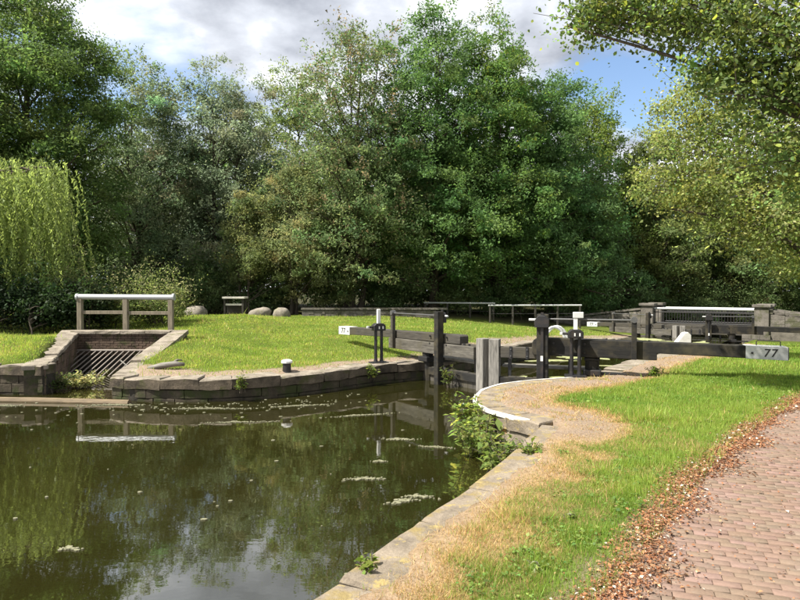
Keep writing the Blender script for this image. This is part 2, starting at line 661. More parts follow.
def zones(x, y):
    """r dirt, g dry grass, b woodland floor"""
    n1 = vnoise(x * 1.7, y * 1.7, 1)
    n2 = vnoise(x * 5.1, y * 5.1, 2)
    nn = (n1 * .6 + n2 * .4) - .5
    s, c = lock_sl(x, y)
    dnear = dist_line(near_bank, x, y)
    dwing = dist_line(wing + lockn[1:2], x, y)
    dfar = dist_line(lockf[1:] + far_bank[1:], x, y)
    nearside = c > 0
    dry = np.where(nearside, np.maximum(1 - sstep(.5, 1.35, dnear + nn * 1.0), 1 - sstep(1.2, 1.7, dwing + nn * .6)), 0)
    dry = np.maximum(dry, .3 * sstep(.56, .7, n1) * np.where(nearside, 1 - sstep(7, 10, y), .25))
    dirt = np.where(~nearside, 1 - sstep(1.05, 1.6, dfar + nn * .7), 0)
    dirt = np.maximum(dirt, np.where(nearside, .65 * (1 - sstep(.35, .75, dnear + nn * .8)), 0))
    dirt = np.maximum(dirt, np.where(nearside, (1 - sstep(.95, 1.5, dwing + nn * .6)) * (.72 + .28 * sstep(.3, .6, n2)), 0))
    dirt = np.maximum(dirt, .8 * (1 - sstep(.05, .35, dist_line(path_l, x, y) + nn * .3)))
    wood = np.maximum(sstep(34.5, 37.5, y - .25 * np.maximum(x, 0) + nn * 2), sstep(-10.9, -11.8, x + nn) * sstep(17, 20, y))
    return np.clip(dirt, 0, 1), np.clip(dry, 0, 1), wood


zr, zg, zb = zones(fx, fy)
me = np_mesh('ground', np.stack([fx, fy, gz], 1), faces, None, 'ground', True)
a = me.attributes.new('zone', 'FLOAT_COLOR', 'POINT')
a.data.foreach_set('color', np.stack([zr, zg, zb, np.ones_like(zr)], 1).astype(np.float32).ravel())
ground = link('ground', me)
tag(ground, 'grassy canal bank and lawn around the lock', None, kind='structure')

# ------------------------------------------------------------------ water
WZ = -.50
inner = [q for q in near_bank + wing[1:]] + [lockn[1]] + [lockf[1]] + far_bank + inlet[1:] + left_bank[1:] + [(-120, -40)]
me = bpy.data.meshes.new('canal_water')
me.from_pydata([(x, y, WZ) for x, y in inner], [], [tuple(range(len(inner)))])
w = link('canal_water', me, 'water')
tag(w, 'still murky olive canal water reflecting trees and clouds', None, kind='structure')
lowp = [lockn[1], lockn[2], lockf[0], lockf[1]]
me = bpy.data.meshes.new('lower_canal_water')
me.from_pydata([(x, y, -2.7) for x, y in lowp], [], [(0, 1, 2, 3)])
w = link('lower_canal_water', me, 'water')
tag(w, 'low canal water below the far lock gates', None, kind='structure')


# ------------------------------------------------------------------ walls of stones
def resample(line, lens):
    """cut a polyline into pieces of the given lengths (cycled); returns piece end points and directions"""
    P = [Vector((a, b, 0)) for a, b in line]
    seg = [(P[i], P[i + 1]) for i in range(len(P) - 1)]
    total = sum((b - a).length for a, b in seg)

    def at(d):
        for a, b in seg:
            L = (b - a).length
            if d <= L + 1e-9:
                return a + (b - a) * (d / L)
            d -= L
        return seg[-1][1]
    out, d = [], 0.0
    while d < total - .08:
        L = random.uniform(*lens)
        if total - d - L < lens[0] * .6:
            L = total - d
        out.append((at(d), at(min(d + L, total))))
        d += L
    return out


def stone_mesh(name, p0, p1, q1, q0, z0, z1, rough=.012, bev=.02, gap=.006, sagz=0.0):
    """a worn block over the quad p0 p1 (front) q1 q0 (back), z0..z1, with broken edges"""
    def jig(a):
        return Vector((random.uniform(-a, a), random.uniform(-a, a), random.uniform(-a, a)))
    d = (p1 - p0)
    if d.length > .05:
        d.normalize()
        p0, q0, p1, q1 = p0 + d * gap, q0 + d * gap, p1 - d * gap, q1 - d * gap
    cols = [(0, 0), (.33, 0), (.67, 0), (1, 0)]
    vs = []
    fw = (p0 - q0).normalized()
    for lev in range(3):
        for u, _ in cols:
            f = p0.lerp(p1, u)
            b = q0.lerp(q1, u)
            dz = sagz * math.sin(u * 3.1 + 1)
            if lev == 0:
                z, fo = z0, 0
            elif lev == 1:
                z, fo = z1 - bev + dz, 0
            else:
                z, fo = z1 + dz, -bev
            en = bev * .6 * (1 if u == 0 else -1 if u == 1 else 0) if lev == 2 else 0
            vs.append(Vector((0, 0, z)) + f + fw * fo + d * en + jig(rough))
            vs.append(Vector((0, 0, z)) + b + d * en + jig(rough * .4))
    n = 4
    fs = []

    def id_(lev, k, side):
        return lev * n * 2 + k * 2 + side
    for lev in range(2):
        for k in range(n - 1):
            fs.append((id_(lev, k, 0), id_(lev, k + 1, 0), id_(lev + 1, k + 1, 0), id_(lev + 1, k, 0)))
            fs.append((id_(lev, k + 1, 1), id_(lev, k, 1), id_(lev + 1, k, 1), id_(lev + 1, k + 1, 1)))
        fs.append((id_(lev, 0, 1), id_(lev, 0, 0), id_(lev + 1, 0, 0), id_(lev + 1, 0, 1)))
        fs.append((id_(lev, n - 1, 0), id_(lev, n - 1, 1), id_(lev + 1, n - 1, 1), id_(lev + 1, n - 1, 0)))
    for k in range(n - 1):
        fs.append((id_(2, k, 0), id_(2, k + 1, 0), id_(2, k + 1, 1), id_(2, k, 1)))
        fs.append((id_(0, k + 1, 0), id_(0, k, 0), id_(0, k, 1), id_(0, k + 1, 1)))
    me = bpy.data.meshes.new(name)
    me.from_pydata([tuple(v) for v in vs], [], fs)
    return me


def outward(p0, p1):
    """unit normal of the bank line pointing away from the water"""
    d = (p1 - p0).normalized()
    nrm = Vector((d.y, -d.x, 0))
    m = (p0 + p1) / 2 + nrm * .1
    if inside(WATER, np.array([m.x]), np.array([m.y]))[0]:
        nrm = -nrm
    return nrm


def bank_wall(name, label, line, width, cop_len, cop_mat, wall_mat, cop_h=.2, proud=.04, zfun=None, zoff=0.0, courses=2,
              course_h=.24, stone_len=(.45, .75), bottom=-1.2, rough=.015, sag=.012, core_mat='mortar_dark', ztop_add=.015, shade_stain=(0, 2, 4, 6, 7)):
    mid = line[len(line) // 2]
    root = thing(name, label, 'wall', (0, 0, 0))
    zf = zfun or (lambda x, y: 0.0)
    pcs = resample(line, cop_len)
    nrm = [outward(a, b) for a, b in pcs]

    def joint(i):     # shared normal at the joint before piece i
        if i <= 0:
            return nrm[0]
        if i >= len(pcs):
            return nrm[-1]
        return (nrm[i - 1] + nrm[i]).normalized()
    for i, (a, b) in enumerate(pcs):
        n0, n1 = joint(i), joint(i + 1)
        z = zf((a.x + b.x) / 2, (a.y + b.y) / 2) + zoff + random.uniform(-sag, sag) + ztop_add
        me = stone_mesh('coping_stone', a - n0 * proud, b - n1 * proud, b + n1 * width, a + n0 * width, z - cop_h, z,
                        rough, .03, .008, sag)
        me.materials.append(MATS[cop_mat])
        if shade_stain:
            me.materials.append(MATS['shade_stain'])  # front and end faces darkened: painted shade as well as algae
            for pi in shade_stain:
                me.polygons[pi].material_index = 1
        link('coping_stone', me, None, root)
    # courses under the coping
    for c in range(courses):
        pl = resample(line, stone_len)
        for a, b in pl:
            n = outward(a, b)
            zz = zf((a.x + b.x) / 2, (a.y + b.y) / 2) + zoff + ztop_add - cop_h - .012
            o = random.uniform(-.012, .012)
            me = stone_mesh('wall_stone', a - n * o, b - n * o, b + n * .2, a + n * .2, zz - (c + 1) * course_h + .012, zz - c * course_h - .004, .008, .012, .008)
            link('wall_stone', me, wall_mat, root)
    # solid core behind the stones
    mb = MB()
    fine = resample(line, (.9, 1.1))
    fn = [outward(a, b) for a, b in fine]
    for i, (a, b) in enumerate(fine):
        n0 = (fn[i] + fn[max(i - 1, 0)]).normalized()
        n1 = (fn[i] + fn[min(i + 1, len(fn) - 1)]).normalized()
        za = zf(a.x, a.y) + zoff - cop_h - .02
        zb_ = zf(b.x, b.y) + zoff - cop_h - .02
        q = [a + n0 * .03, b + n1 * .03, b + n1 * (width - .03), a + n0 * (width - .03)]
        vs = [(v.x, v.y, bottom) for v in q] + [(q[0].x, q[0].y, za), (q[1].x, q[1].y, zb_), (q[2].x, q[2].y, zb_), (q[3].x, q[3].y, za)]
        mb.add(vs, [(0, 1, 5, 4), (1, 2, 6, 5), (2, 3, 7, 6), (3, 0, 4, 7), (4, 5, 6, 7), (3, 2, 1, 0)])
    mb.build('wall_core', core_mat, root)
    return root


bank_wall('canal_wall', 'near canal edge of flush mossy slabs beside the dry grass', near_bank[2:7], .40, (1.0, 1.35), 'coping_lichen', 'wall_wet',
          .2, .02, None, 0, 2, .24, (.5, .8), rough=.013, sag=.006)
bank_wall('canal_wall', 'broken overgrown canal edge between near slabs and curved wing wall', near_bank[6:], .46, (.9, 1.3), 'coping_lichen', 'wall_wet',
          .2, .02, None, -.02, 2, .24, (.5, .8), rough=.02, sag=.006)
wingw = bank_wall('wing_wall', 'curved stone wing wall with white painted edge leading to near gate', wing, .45, (.55, .8), 'coping_lichen', 'wall_lichen',
                  .22, .05, None, 0, 2, .26, (.5, .7), rough=.008, sag=.004, shade_stain=())
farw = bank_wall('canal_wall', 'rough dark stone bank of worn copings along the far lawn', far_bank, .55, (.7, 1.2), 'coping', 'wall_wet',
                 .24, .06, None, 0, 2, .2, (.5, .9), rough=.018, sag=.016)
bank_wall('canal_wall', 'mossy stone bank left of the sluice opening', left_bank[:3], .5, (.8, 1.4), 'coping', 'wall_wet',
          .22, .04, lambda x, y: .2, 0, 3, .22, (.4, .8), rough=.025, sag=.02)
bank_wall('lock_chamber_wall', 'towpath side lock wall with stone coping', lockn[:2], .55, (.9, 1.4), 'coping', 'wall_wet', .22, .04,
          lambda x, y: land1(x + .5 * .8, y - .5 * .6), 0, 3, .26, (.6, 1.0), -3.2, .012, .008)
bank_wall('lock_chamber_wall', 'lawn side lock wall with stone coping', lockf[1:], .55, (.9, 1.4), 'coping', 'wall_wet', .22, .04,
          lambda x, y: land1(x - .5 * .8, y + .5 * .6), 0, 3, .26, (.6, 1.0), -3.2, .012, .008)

# white painted nosing on the wing wall
pc = resample(wing[1:], (.28, .32))
nn_ = [outward(a, b) for a, b in pc]
pts = [(pc[0][0], nn_[0])] + [((pc[i][0]), (nn_[i - 1] + nn_[i]).normalized()) for i in range(1, len(pc))] + [(pc[-1][1], nn_[-1])]
mb = MB()
vs = []
for p, n in pts:
    for o, z in ((-.066, -.03), (-.066, .010), (-.045, .024), (.012 + random.uniform(-.025, .02), .024), (.012, .0), (.0, -.03)):
        q = p + n * o
        vs.append((q.x, q.y, z))
fs = []
for i in range(len(pts) - 1):
    for j in range(6):
        fs.append((i * 6 + j, i * 6 + (j + 1) % 6, (i + 1) * 6 + (j + 1) % 6, (i + 1) * 6 + j))
mb.add(vs, fs)
mb.build('white_edge', 'worn_white', wingw, sm=False)


# ------------------------------------------------------------------ towpath pavers
mb = MB()
sl = [Vector((x, y, 0)) for x, y in path_l]
sr = [Vector((x, y, 0)) for x, y in path_r]
bed_v, bed_f = [], []
for i in range(len(sl) - 1):
    for k in range(6):
        for j in range(7):
            q = sl[i].lerp(sl[i + 1], k / 6).lerp(sr[i].lerp(sr[i + 1], k / 6), j / 6)
            bed_v.append((q.x, q.y, land1(q.x, q.y) - .012))
rows = len(bed_v) // 7
for r in range(rows - 1):
    for j in range(6):
        bed_f.append((r * 7 + j, r * 7 + j + 1, (r + 1) * 7 + j + 1, (r + 1) * 7 + j))
mb.add(bed_v, bed_f)
path = mb.build('towpath', 'joint_sand')
tag(path, 'towpath of pinkish clay pavers', None, kind='structure')

BL, BW, BH = .178, .089, .06
row_d = np.array([.948, -.318])
row_n = np.array([.318, .948])
cand = []
for r in range(-34, 190):
    for k in range(-68, 100):
        u = (k + .5 * (r % 2) + .06 * math.sin(r * 1.7)) * BL
        w_ = r * BW
        cand.append(row_d * u + row_n * w_ + np.array([2.6, 1.0]))
cand = np.array(cand)
keep = inside(PATH, cand[:, 0], cand[:, 1]) & (cand[:, 1] > 1.8) & (cand[:, 1] < 17) & (cand[:, 0] < cand[:, 1] * .95 + .5)
cand = cand[keep]
cand = cand[np.argsort(np.hypot(cand[:, 0], cand[:, 1]) + np.where((cand[:, 0] > .68 * cand[:, 1]) | (cand[:, 1] < 3.6), 100, 0))]


def brick_geo(h0=-.05, h1=0.0, j=.0038, b=.002):
    x, y = BL / 2 - j, BW / 2 - j
    v = []
    for (ex, z) in ((0, h0), (0, h1 - b), (b, h1)):
        v += [(-x + ex, -y + ex, z), (x - ex, -y + ex, z), (x - ex, y - ex, z), (-x + ex, y - ex, z)]
    f = []
    for l in (0, 4):
        f += [(l + i, l + (i + 1) % 4, l + 4 + (i + 1) % 4, l + 4 + i) for i in range(4)]
    f.append((8, 9, 10, 11))
    return np.array(v), np.array(f)


def brick_tint():
    b = np.array([.192, .138, .108]) * random.uniform(.9, 1.09)
    return b + np.array([random.uniform(-.008, .010), random.uniform(-.005, .005), random.uniform(-.006, .006)])


bv, bf = brick_geo()
variants = []
for k in range(9):
    variants.append(np_mesh('brick', bv, bf, np.tile(brick_tint(), (len(bv), 1)), 'paver'))
ang = math.atan2(row_d[1], row_d[0])
zc = land(cand[:, 0], cand[:, 1])
for i in range(min(300, len(cand))):
    o = bpy.data.objects.new('brick', variants[random.randrange(9)])
    COL.objects.link(o)
    o.parent = path
    o.location = (cand[i, 0], cand[i, 1], zc[i] + .004 + random.uniform(-.004, .004))
    o.rotation_euler = (random.gauss(0, .008), random.gauss(0, .006), ang + random.gauss(0, .008))
rest = cand[300:]
V, F, C = [], [], []
for i, (x, y) in enumerate(rest):
    a_ = ang + random.gauss(0, .008)
    ca, sa = math.cos(a_), math.sin(a_)
    q = bv.copy()
    q[:, 0], q[:, 1] = bv[:, 0] * ca - bv[:, 1] * sa + x, bv[:, 0] * sa + bv[:, 1] * ca + y
    q[:, 2] += zc[300 + i] + .004 + random.uniform(-.003, .003)
    V.append(q)
    F.append(bf + len(bv) * i)
    C.append(np.tile(brick_tint(), (len(bv), 1)))
o = link('brick_paving', np_mesh('brick_paving', np.concatenate(V), np.concatenate(F), np.concatenate(C), 'paver'), None, path)
o['kind'] = 'stuff'


# ------------------------------------------------------------------ sluice (bywash inlet)
sl_ = thing('sluice_inlet', 'dark brick sluice inlet with sloping iron grating under handrail', 'sluice', (-8.8, 18.9, 0))


def loc(o):      # children given in world coordinates
    return (-o.location.x, -o.location.y, -o.location.z)


off = loc(sl_)
mb = MB()
mb.box(-10.15, -7.35, 18.95, 19.3, -1.2, .60)
mb.build('back_wall_core', 'mortar_dark', sl_, loc=off)
bm_v = {}


def brick_box(name, w_, d, h, b=.006):
    m = MB()
    x, y, z = w_ / 2, d / 2, h / 2
    m.box(-x, x, -y, y, -z, z)
    return m.mesh(name)


bricks = [brick_box('brick', .215 + q, .1, .066) for q in (0, -.004, .003)]
for k, b_ in enumerate(bricks):
    b_.materials.append(MATS['sluice_brick'])
for r in range(9):
    for k in range(13):
        x = -10.16 + (k + .5 * (r % 2)) * .227
        if x > -7.25:
            continue
        o = bpy.data.objects.new('brick', random.choice(bricks))
        COL.objects.link(o)
        o.parent = sl_
        o.location = (x + off[0], 18.93 + random.uniform(-.006, .006) + off[1], -.02 + r * .0745 + off[2])
for k in range(4):
    a, b = Vector((-10.35 + k * .78, 18.82, 0)), Vector((-9.57 + k * .78, 18.82, 0))
    me = stone_mesh('coping_stone', a, b, b + Vector((0, .45, 0)), a + Vector((0, .45, 0)), .62, .72, .01, .02, .006, .005)
    link('coping_stone', me, 'coping', sl_, off)


def slope_wall(p0, z0, p1, z1, w_, mat_w, mat_c, side):
    """wing wall with a sloping coping; side = +1 wall body to the right of p0->p1"""
    d = (p1 - p0).normalized()
    n = Vector((d.y, -d.x, 0)) * side
    mb = MB()
    q = [p0, p1, p1 + n * w_, p0 + n * w_]
    zt = [z0 - .12, z1 - .12, z1 - .12, z0 - .12]
    vs = [(v.x, v.y, -1.2) for v in q] + [(v.x, v.y, z) for v, z in zip(q, zt)]
    mb.add(vs, [(0, 1, 5, 4), (1, 2, 6, 5), (2, 3, 7, 6), (3, 0, 4, 7), (4, 5, 6, 7), (3, 2, 1, 0)])
    mb.build('wing_core', 'wall_wet', sl_, loc=off)
    L = (p1 - p0).length
    # courses of stones
    nrow = 5
    for r in range(nrow):
        zt_ = z0 - .13 - r * .2
        u = 0.0
        while u < L - .1:
            l = min(random.uniform(.35, .6), L - u)
            um = (u + l) / L
            top = z0 + (z1 - z0) * um - .13
            a, b = p0 + d * u, p0 + d * (u + l)
            z_hi = min(zt_, top)
            if z_hi - (zt_ - .19) > .05:
                o_ = -.03 + random.uniform(-.008, .008)
                me = stone_mesh('wall_stone', a + n * o_, b + n * o_, b + n * .08, a + n * .08, zt_ - .19, z_hi, .006, .01, .006)
                link('wall_stone', me, mat_w, sl_, off)
            u += l
    u = 0.0
    while u < L - .05:
        l = min(random.uniform(.6, .85), L - u)
        a, b = p0 + d * u, p0 + d * (u + l)
        za, zb_ = z0 + (z1 - z0) * u / L, z0 + (z1 - z0) * (u + l) / L
        me = stone_mesh('coping_stone', a - n * .06, b - n * .06, b + n * (w_ + .05), a + n * (w_ + .05), -.12, 0, .012, .02, .006, .004)
        for vv in me.vertices:
            tt = max(0, min(1, (Vector((vv.co.x, vv.co.y, 0)) - a).dot(d) / l))
            vv.co.z += za + (zb_ - za) * tt
        link('coping_stone', me, mat_c, sl_, off)
        u += l


slope_wall(Vector((-7.25, 19.2, 0)), .72, Vector((-7.0, 15.7, 0)), .18, .42, 'sluice_brick', 'coping', -1)
slope_wall(Vector((-10.3, 19.2, 0)), .72, Vector((-9.25, 16.1, 0)), .3, .42, 'sluice_brick', 'coping', 1)
slope_wall(Vector((-9.25, 16.1, 0)), .24, Vector((-8.5, 14.3, 0)), .22, .42, 'sluice_brick', 'coping', 1)
slope_wall(Vector((-7.02, 15.7, 0)), .1, Vector((-6.62, 13.85, 0)), .02, .45, 'sluice_brick', 'coping', -1)
for k in range(16):
    x = -10.08 + k * .176
    MB().box(-.017, .017, -.012, .012, 0, 2.25).build('grating_bar', 'rust_bar', sl_, loc=(x + off[0] + .0, 18.88 + off[1], .1 + off[2])).rotation_euler = (R(180 - 68), R(0), R(-6))
MB().tube([(-10.15, 18.84, .1), (-7.35, 18.84, .1)], .035, 8).build('grating_rail', 'rust_bar', sl_, loc=off)
MB().tube([(-9.95, 17.0, -.62), (-7.4, 17.0, -.62)], .035, 8).build('grating_rail', 'rust_bar', sl_, loc=off)

# handrail above it
hr = thing('handrail', 'galvanised tube handrail on timber posts above the sluice', 'railing', (-8.87, 19.25, .72))
hz = {}
for i, x in enumerate((-10.36, -8.88, -7.42)):
    zb_ = land1(x, 19.45) - .15
    MB().box(x - .075 + 8.87, x + .075 + 8.87, .1, .25, zb_ - .72, 1.74 - .72).build('post', 'timber_post', hr, .008)
MB().tube([(-1.56, .17, 1.06), (1.53, .17, 1.04)], .088, 14).build('top_rail', 'galvanised', hr, sm=False)
for s_ in (-1.57, 1.54):
    MB().tube([(s_ - .03, .17, 1.05), (s_ + .03, .17, 1.05)], .115, 14).build('end_cap', 'galvanised', hr)
MB().box(-1.45, -.10, .15, .2, .50, .61).build('mid_rail', 'timber_post', hr, .006)
MB().box(.08, 1.38, .15, .2, .48, .59).build('mid_rail', 'timber_post', hr, .006)

# floating boom at the mouth of the inlet
mb = MB()
bo = mb.tube([(-14.5, 13.95, -.5), (-11, 13.62, -.495), (-8.0, 13.38, -.49), (-5.95, 13.15, -.5)], .09, 10).build('floating_boom', 'timber_brown')
tag(bo, 'long brown timber boom floating across the sluice mouth', 'boom')


# ------------------------------------------------------------------ lock gates
def text_mesh(s, size):
    c = bpy.data.curves.new('number', 'FONT')
    c.body = s
    c.size = size
    c.extrude = .002
    c.shear = .12
    c.offset = .002
    c.space_character = 1.12
    c.align_x = 'CENTER'
    c.align_y = 'CENTER'
    o = bpy.data.objects.new('number', c)
    COL.objects.link(o)
    bpy.context.view_layer.update()
    me = bpy.data.meshes.new_from_object(o.evaluated_get(bpy.context.evaluated_depsgraph_get()))
    bpy.data.objects.remove(o)
    me.materials.clear()
    me.materials.append(MATS['black_letter'])
    return me


def gear_post(root, x, y, z0, z1, w_, d, mat='timber_black'):
    """paddle gear: post, rack, gear case, spindle and windlass square"""
    p = MB().box(x - w_ / 2, x + w_ / 2, y - d / 2, y + d / 2, z0, z1).build('paddle_post', mat, root, .012)
    MB().box(x - .03, x + .03, y - d / 2 - .04, y - d / 2 - .005, z0, z1 + .05).build('rack', 'black_iron', p)
    g = MB().prism([(x - w_ * .62, z1 - .3), (x + w_ * .62, z1 - .3), (x + w_ * .62, z1 - .12), (x + w_ * .3, z1 - .02), (x - w_ * .3, z1 - .02), (x - w_ * .62, z1 - .12)], y - d / 2 - .09, y - d / 2 - .002)
    g.build('gear_case', 'black_iron', p, .012)
    MB().tube([(x - w_ * .5, y - d / 2 - .05, z1 - .12), (x - w_ * 1.15, y - d / 2 - .05, z1 - .12)], .028, 8).build('spindle', 'grey_white_paint', p)
    MB().box(x - .028, x + .028, y - d / 2 - .098, y - d / 2 - .09, z0 + (z1 - z0) * .47, z0 + (z1 - z0) * .47 + .12).build('white_mark', 'white_paint', p)
    return p


def lock_gate(label, origin, ddir, face, zoff, near, spec, group, number_txt):
    """gate lying along local x from the mitre (x=0) through the heel post; face = local y side the number is on"""
    rz = math.atan2(ddir[1], ddir[0])
    g = thing('lock_gate', label, 'lock gate', (origin[0], origin[1], zoff), rz, group)
    H = spec['heel']
    f = face
    # frame
    MB().box(.02, .27, -.14, .14, -2.6, .80).build('mitre_post', spec['mitre_mat'], g, .014)
    MB().tube([(H, 0, -2.6), (H, 0, .36)], .16, 12).build('heel_post', 'timber_black', g)
    MB().box(H - .2, H + .2, -.2, .2, .02, .16).build('heel_collar', 'black_iron', g, .02)
    MB().box(H + .12, H + .75, -.05, .05, .03, .09).build('anchor_strap', 'black_iron', g, .008)
    MB().box(.275, spec['beam0'] + .4, -.10, .10, .36, .62).build('top_rail', spec['rail_mat'], g, .012)
    # planks of the gate below the coping, one by one
    npl = 10
    x0, x1 = .28, H - .17
    for k in range(npl):
        a = x0 + (x1 - x0) * k / npl
        b = x0 + (x1 - x0) * (k + 1) / npl
        MB().box(a + .004, b - .004, -.05 + random.uniform(-.004, .004), .05, -2.6, -.1 + random.uniform(-.012, .012)).build('plank', 'timber_dark', g, .004)
    MB().box(.275, H - .165, -.11, -.053, -.32, -.12).build('cross_rail', 'timber_black', g, .01)
    MB().box(.275, H - .165, .053, .11, -.32, -.12).build('cross_rail', 'timber_black', g, .01)
    # foot walk on the downstream side
    for k in range(2):
        MB().box(.3, H - .1, -f * (.25 + k * .2) - .09, -f * (.25 + k * .2) + .09, .10, .155).build('walk_plank', 'timber_grey_h', g, .006)
    for xx in (.5, H - .5):
        MB().box(xx - .04, xx + .04, min(-f * .55, -f * .12), max(-f * .55, -f * .12), .02, .098).build('bracket', 'black_iron', g, .006)
        MB().box(xx - .04, xx + .04, -f * .085 - .035, -f * .085 + .035, -.1, .355).build('bracket', 'black_iron', g, .006)
    # balance beam
    b0, b1 = spec['beam0'], spec['beam1']
    if near:
        step = spec['step']
        pr = [(b0, .50), (b0, .74), (b0 + .04, .82), (b0 + .12, .865), (b0 + .3, .87), (b1, .80), (b1, .53), (step + .02, .585), (step, .575), (step, .43), (b0 + .05, .46)]
        bm_ = MB().prism(pr, -.17, .17).build('balance_beam', 'timber_black', g, .014)
    else:
        bm_ = MB().prism([(b0, .60), (b0, .80), (b0 + .05, .84), (b1, .76), (b1, .50), (spec['step'], .585)], -.15, .15).build('balance_beam', 'timber_dark', g, .014)
        MB().box(.30 + spec['rail_in'], spec['step'], -.19, .19, .27, .58).build('lower_beam', 'timber_mid', g, .014)
    MB().box(H - .17, H + .17, -.13, .13, .362, .425 if near else .262).build('heel_block', 'timber_black', g, .01) if near else None
    # white end with number
    wl_ = spec['white']
    pw = [(b1 - wl_, spec['wz0'] - .004), (b1 - wl_, spec['wz1'] + .006), (b1 + .004, .805 if near else .765), (b1 + .004, .525 if near else .495)]
    e_ = MB().prism(pw, -.178 if near else -.158, .178 if near else .158).build('white_end', 'grey_white_paint', bm_, .006)
    MB().box(b1 + .006, b1 + .02, -.16, .16, .535 if near else .505, .795 if near else .755).build('end_plate', 'black_iron', bm_)
    tm = text_mesh(number_txt, .24)
    o = link('number', tm, None, bm_)
    ym = .181 if near else .161
    zc_ = .665 if near else .63
    o.location = (b1 - wl_ * .42, f * ym, zc_)
    o.rotation_euler = (R(90), 0, 0) if f < 0 else (R(90), 0, R(180))
    MB().tube([(b1 - wl_ * .85, f * ym, zc_), (b1 - wl_ * .85, f * (ym + .015), zc_)], .022, 10).build('bolt', 'black_iron', bm_)
    if near:
        MB().tube([(b1 - .55, 0, .78), (b1 - .55, 0, .90), (b1 - .53, 0, .92), (b1 - .12, 0, .915), (b1 - .10, 0, .895), (b1 - .10, 0, .78)], .011, 6).build('grab_hoop', 'black_iron', bm_)
    for xx in (.55, b0 - .12):                      # strap hinges and bolts on the rail
        st_ = MB().box(xx - .035, xx + .035, f * .105 - .008, f * .105 + .008, .34, .64).build('strap', 'black_iron', g)
        for zz in (.41, .57):
            MB().tube([(xx, f * .112, zz), (xx, f * .135, zz)], .016, 8).build('bolt', 'rod', st_)
    # paddle gear and handrail
    px = spec['paddle']
    gear_post(g, px, f * .28, -1.6 if not near else -.6, 1.43 + spec.get('dz', 0), spec['pw'], .2)
    hx = spec['hand']
    hp = MB().box(hx - .055, hx + .055, f * .235 - .055, f * .235 + .055, .44 if near else .30, 1.38).build('handrail_post', 'timber_black' if near else 'timber_dark', g, .008)
    MB().tube([(hx, f * .235 - .07, 1.33), (hx, f * .235 + .07, 1.33)], .07, 10).build('rail_clamp', 'rod', hp)
    MB().tube([(px, f * .24, 1.32), (hx, f * .235, 1.32)], .02, 8).build('handrail', 'rod', g)
    for xx in (b0 + .5, b0 + 1.2):
        for zz in (.55, .75):
            MB().tube([(xx, f * .165, zz), (xx, f * .2, zz)], .025, 8).build('bolt', 'black_iron', bm_)
    return g


def unit(a, b):
    v = np.array(b) - np.array(a)
    return v / np.hypot(*v)


mitre = np.array([2.17, 14.75])
nd = unit(mitre, NH)
fd = unit(mitre, FH)
near_spec = dict(heel=2.42, beam0=1.06, beam1=6.32, step=3.80, white=.78, wz0=.545, wz1=.812, paddle=1.32, pw=.26, hand=3.32, mitre_mat='timber_grey', rail_mat='timber_dark')
far_spec = dict(heel=2.38, beam0=.86, beam1=7.1, step=4.05, white=.72, wz0=.512, wz1=.77, paddle=1.56, pw=.17, hand=3.75, rail_in=.0, mitre_mat='timber_grey', rail_mat='timber_dark')
off_n = mitre + nd * .02 + np.array([.6, .8]) * 0.0
lock_gate('near top lock gate with long black balance beam ending in white 77 over grass', off_n, nd, -1, 0.0, True, near_spec, 'lock gates', '77')
lock_gate('grey far-bank top lock gate, its weathered beam reaching over the lawn to a white 77', mitre + fd * .02, fd, 1, 0.0, False, far_spec, 'lock gates', '77')
low = mitre + AX * 20.6
lock_gate('distant lower lock gate whose dark beam leaves the picture at the right', low + nd * .02, nd, -1, -.66, True, near_spec, 'lock gates', '77')
lock_gate('distant lower lock gate on the lawn side, in front of the stone footbridge', low + fd * .02, fd, 1, -.66, False, dict(far_spec, beam1=5.6), 'lock gates', '77')


# ------------------------------------------------------------------ ground paddle stands
def paddle_stand(label, x, y, z, rz, mark):
    g = thing('paddle_stand', label, 'paddle gear', (x, y, z), rz, 'ground paddle stands')
    MB().box(-.24, .24, -.16, .16, -.04, .035).build('base_plate', 'black_iron', g, .01)
    for s_ in (-.085, .085):
        MB().tube([(s_, 0, .03), (s_, 0, .12), (s_, 0, .9)], [.06, .045, .04], 10).build('leg', 'black_iron', g)
    MB().prism([(-.17, .88), (.17, .88), (.17, 1.02), (.1, 1.08), (-.1, 1.08), (-.17, 1.02)], -.11, .11).build('gear_case', 'black_iron', g, .015)
    MB().tube([(-.16, -.02, .98), (-.30, -.02, .98)], .03, 8).build('spindle', 'black_iron', g)
    MB().box(-.35, -.29, -.05, .01, .95, 1.01).build('windlass_square', 'grey_white_paint', g, .006)
    for k in range(2):
        MB().box(-.04 + k * .11, -.01 + k * .11, -.118, -.112, .93, 1.0).build('white_mark', 'white_paint', g)
    MB().box(-.045, .045, -.045, .045, 1.0, 1.46).build('rack_cover', 'white_paint', g, .012)
    if mark:
        MB().box(-.06, .17, -.06, .06, 1.34, 1.475).build('rack_cap', 'grey_white_paint', g, .01)
    return g


paddle_stand('black two-legged paddle stand with white T cap beside the near gate', 4.02, 13.72, .02, R(-12), True)
paddle_stand('black two-legged paddle stand with plain white rod on the far bank', -.58, 16.25, .02, R(25), False)

# mooring bollard
bo = thing('bollard', 'short black mooring bollard with white top on far bank', 'bollard', (-2.75, 14.55, .01))
MB().tube([(0, 0, -.1), (0, 0, .02), (0, 0, .22)], [.13, .105, .10], 14).build('shaft', 'black_iron', bo)
MB().tube([(0, 0, .222), (0, 0, .27), (0, 0, .30)], [.135, .135, .09], 14).build('cap', 'white_paint', bo)

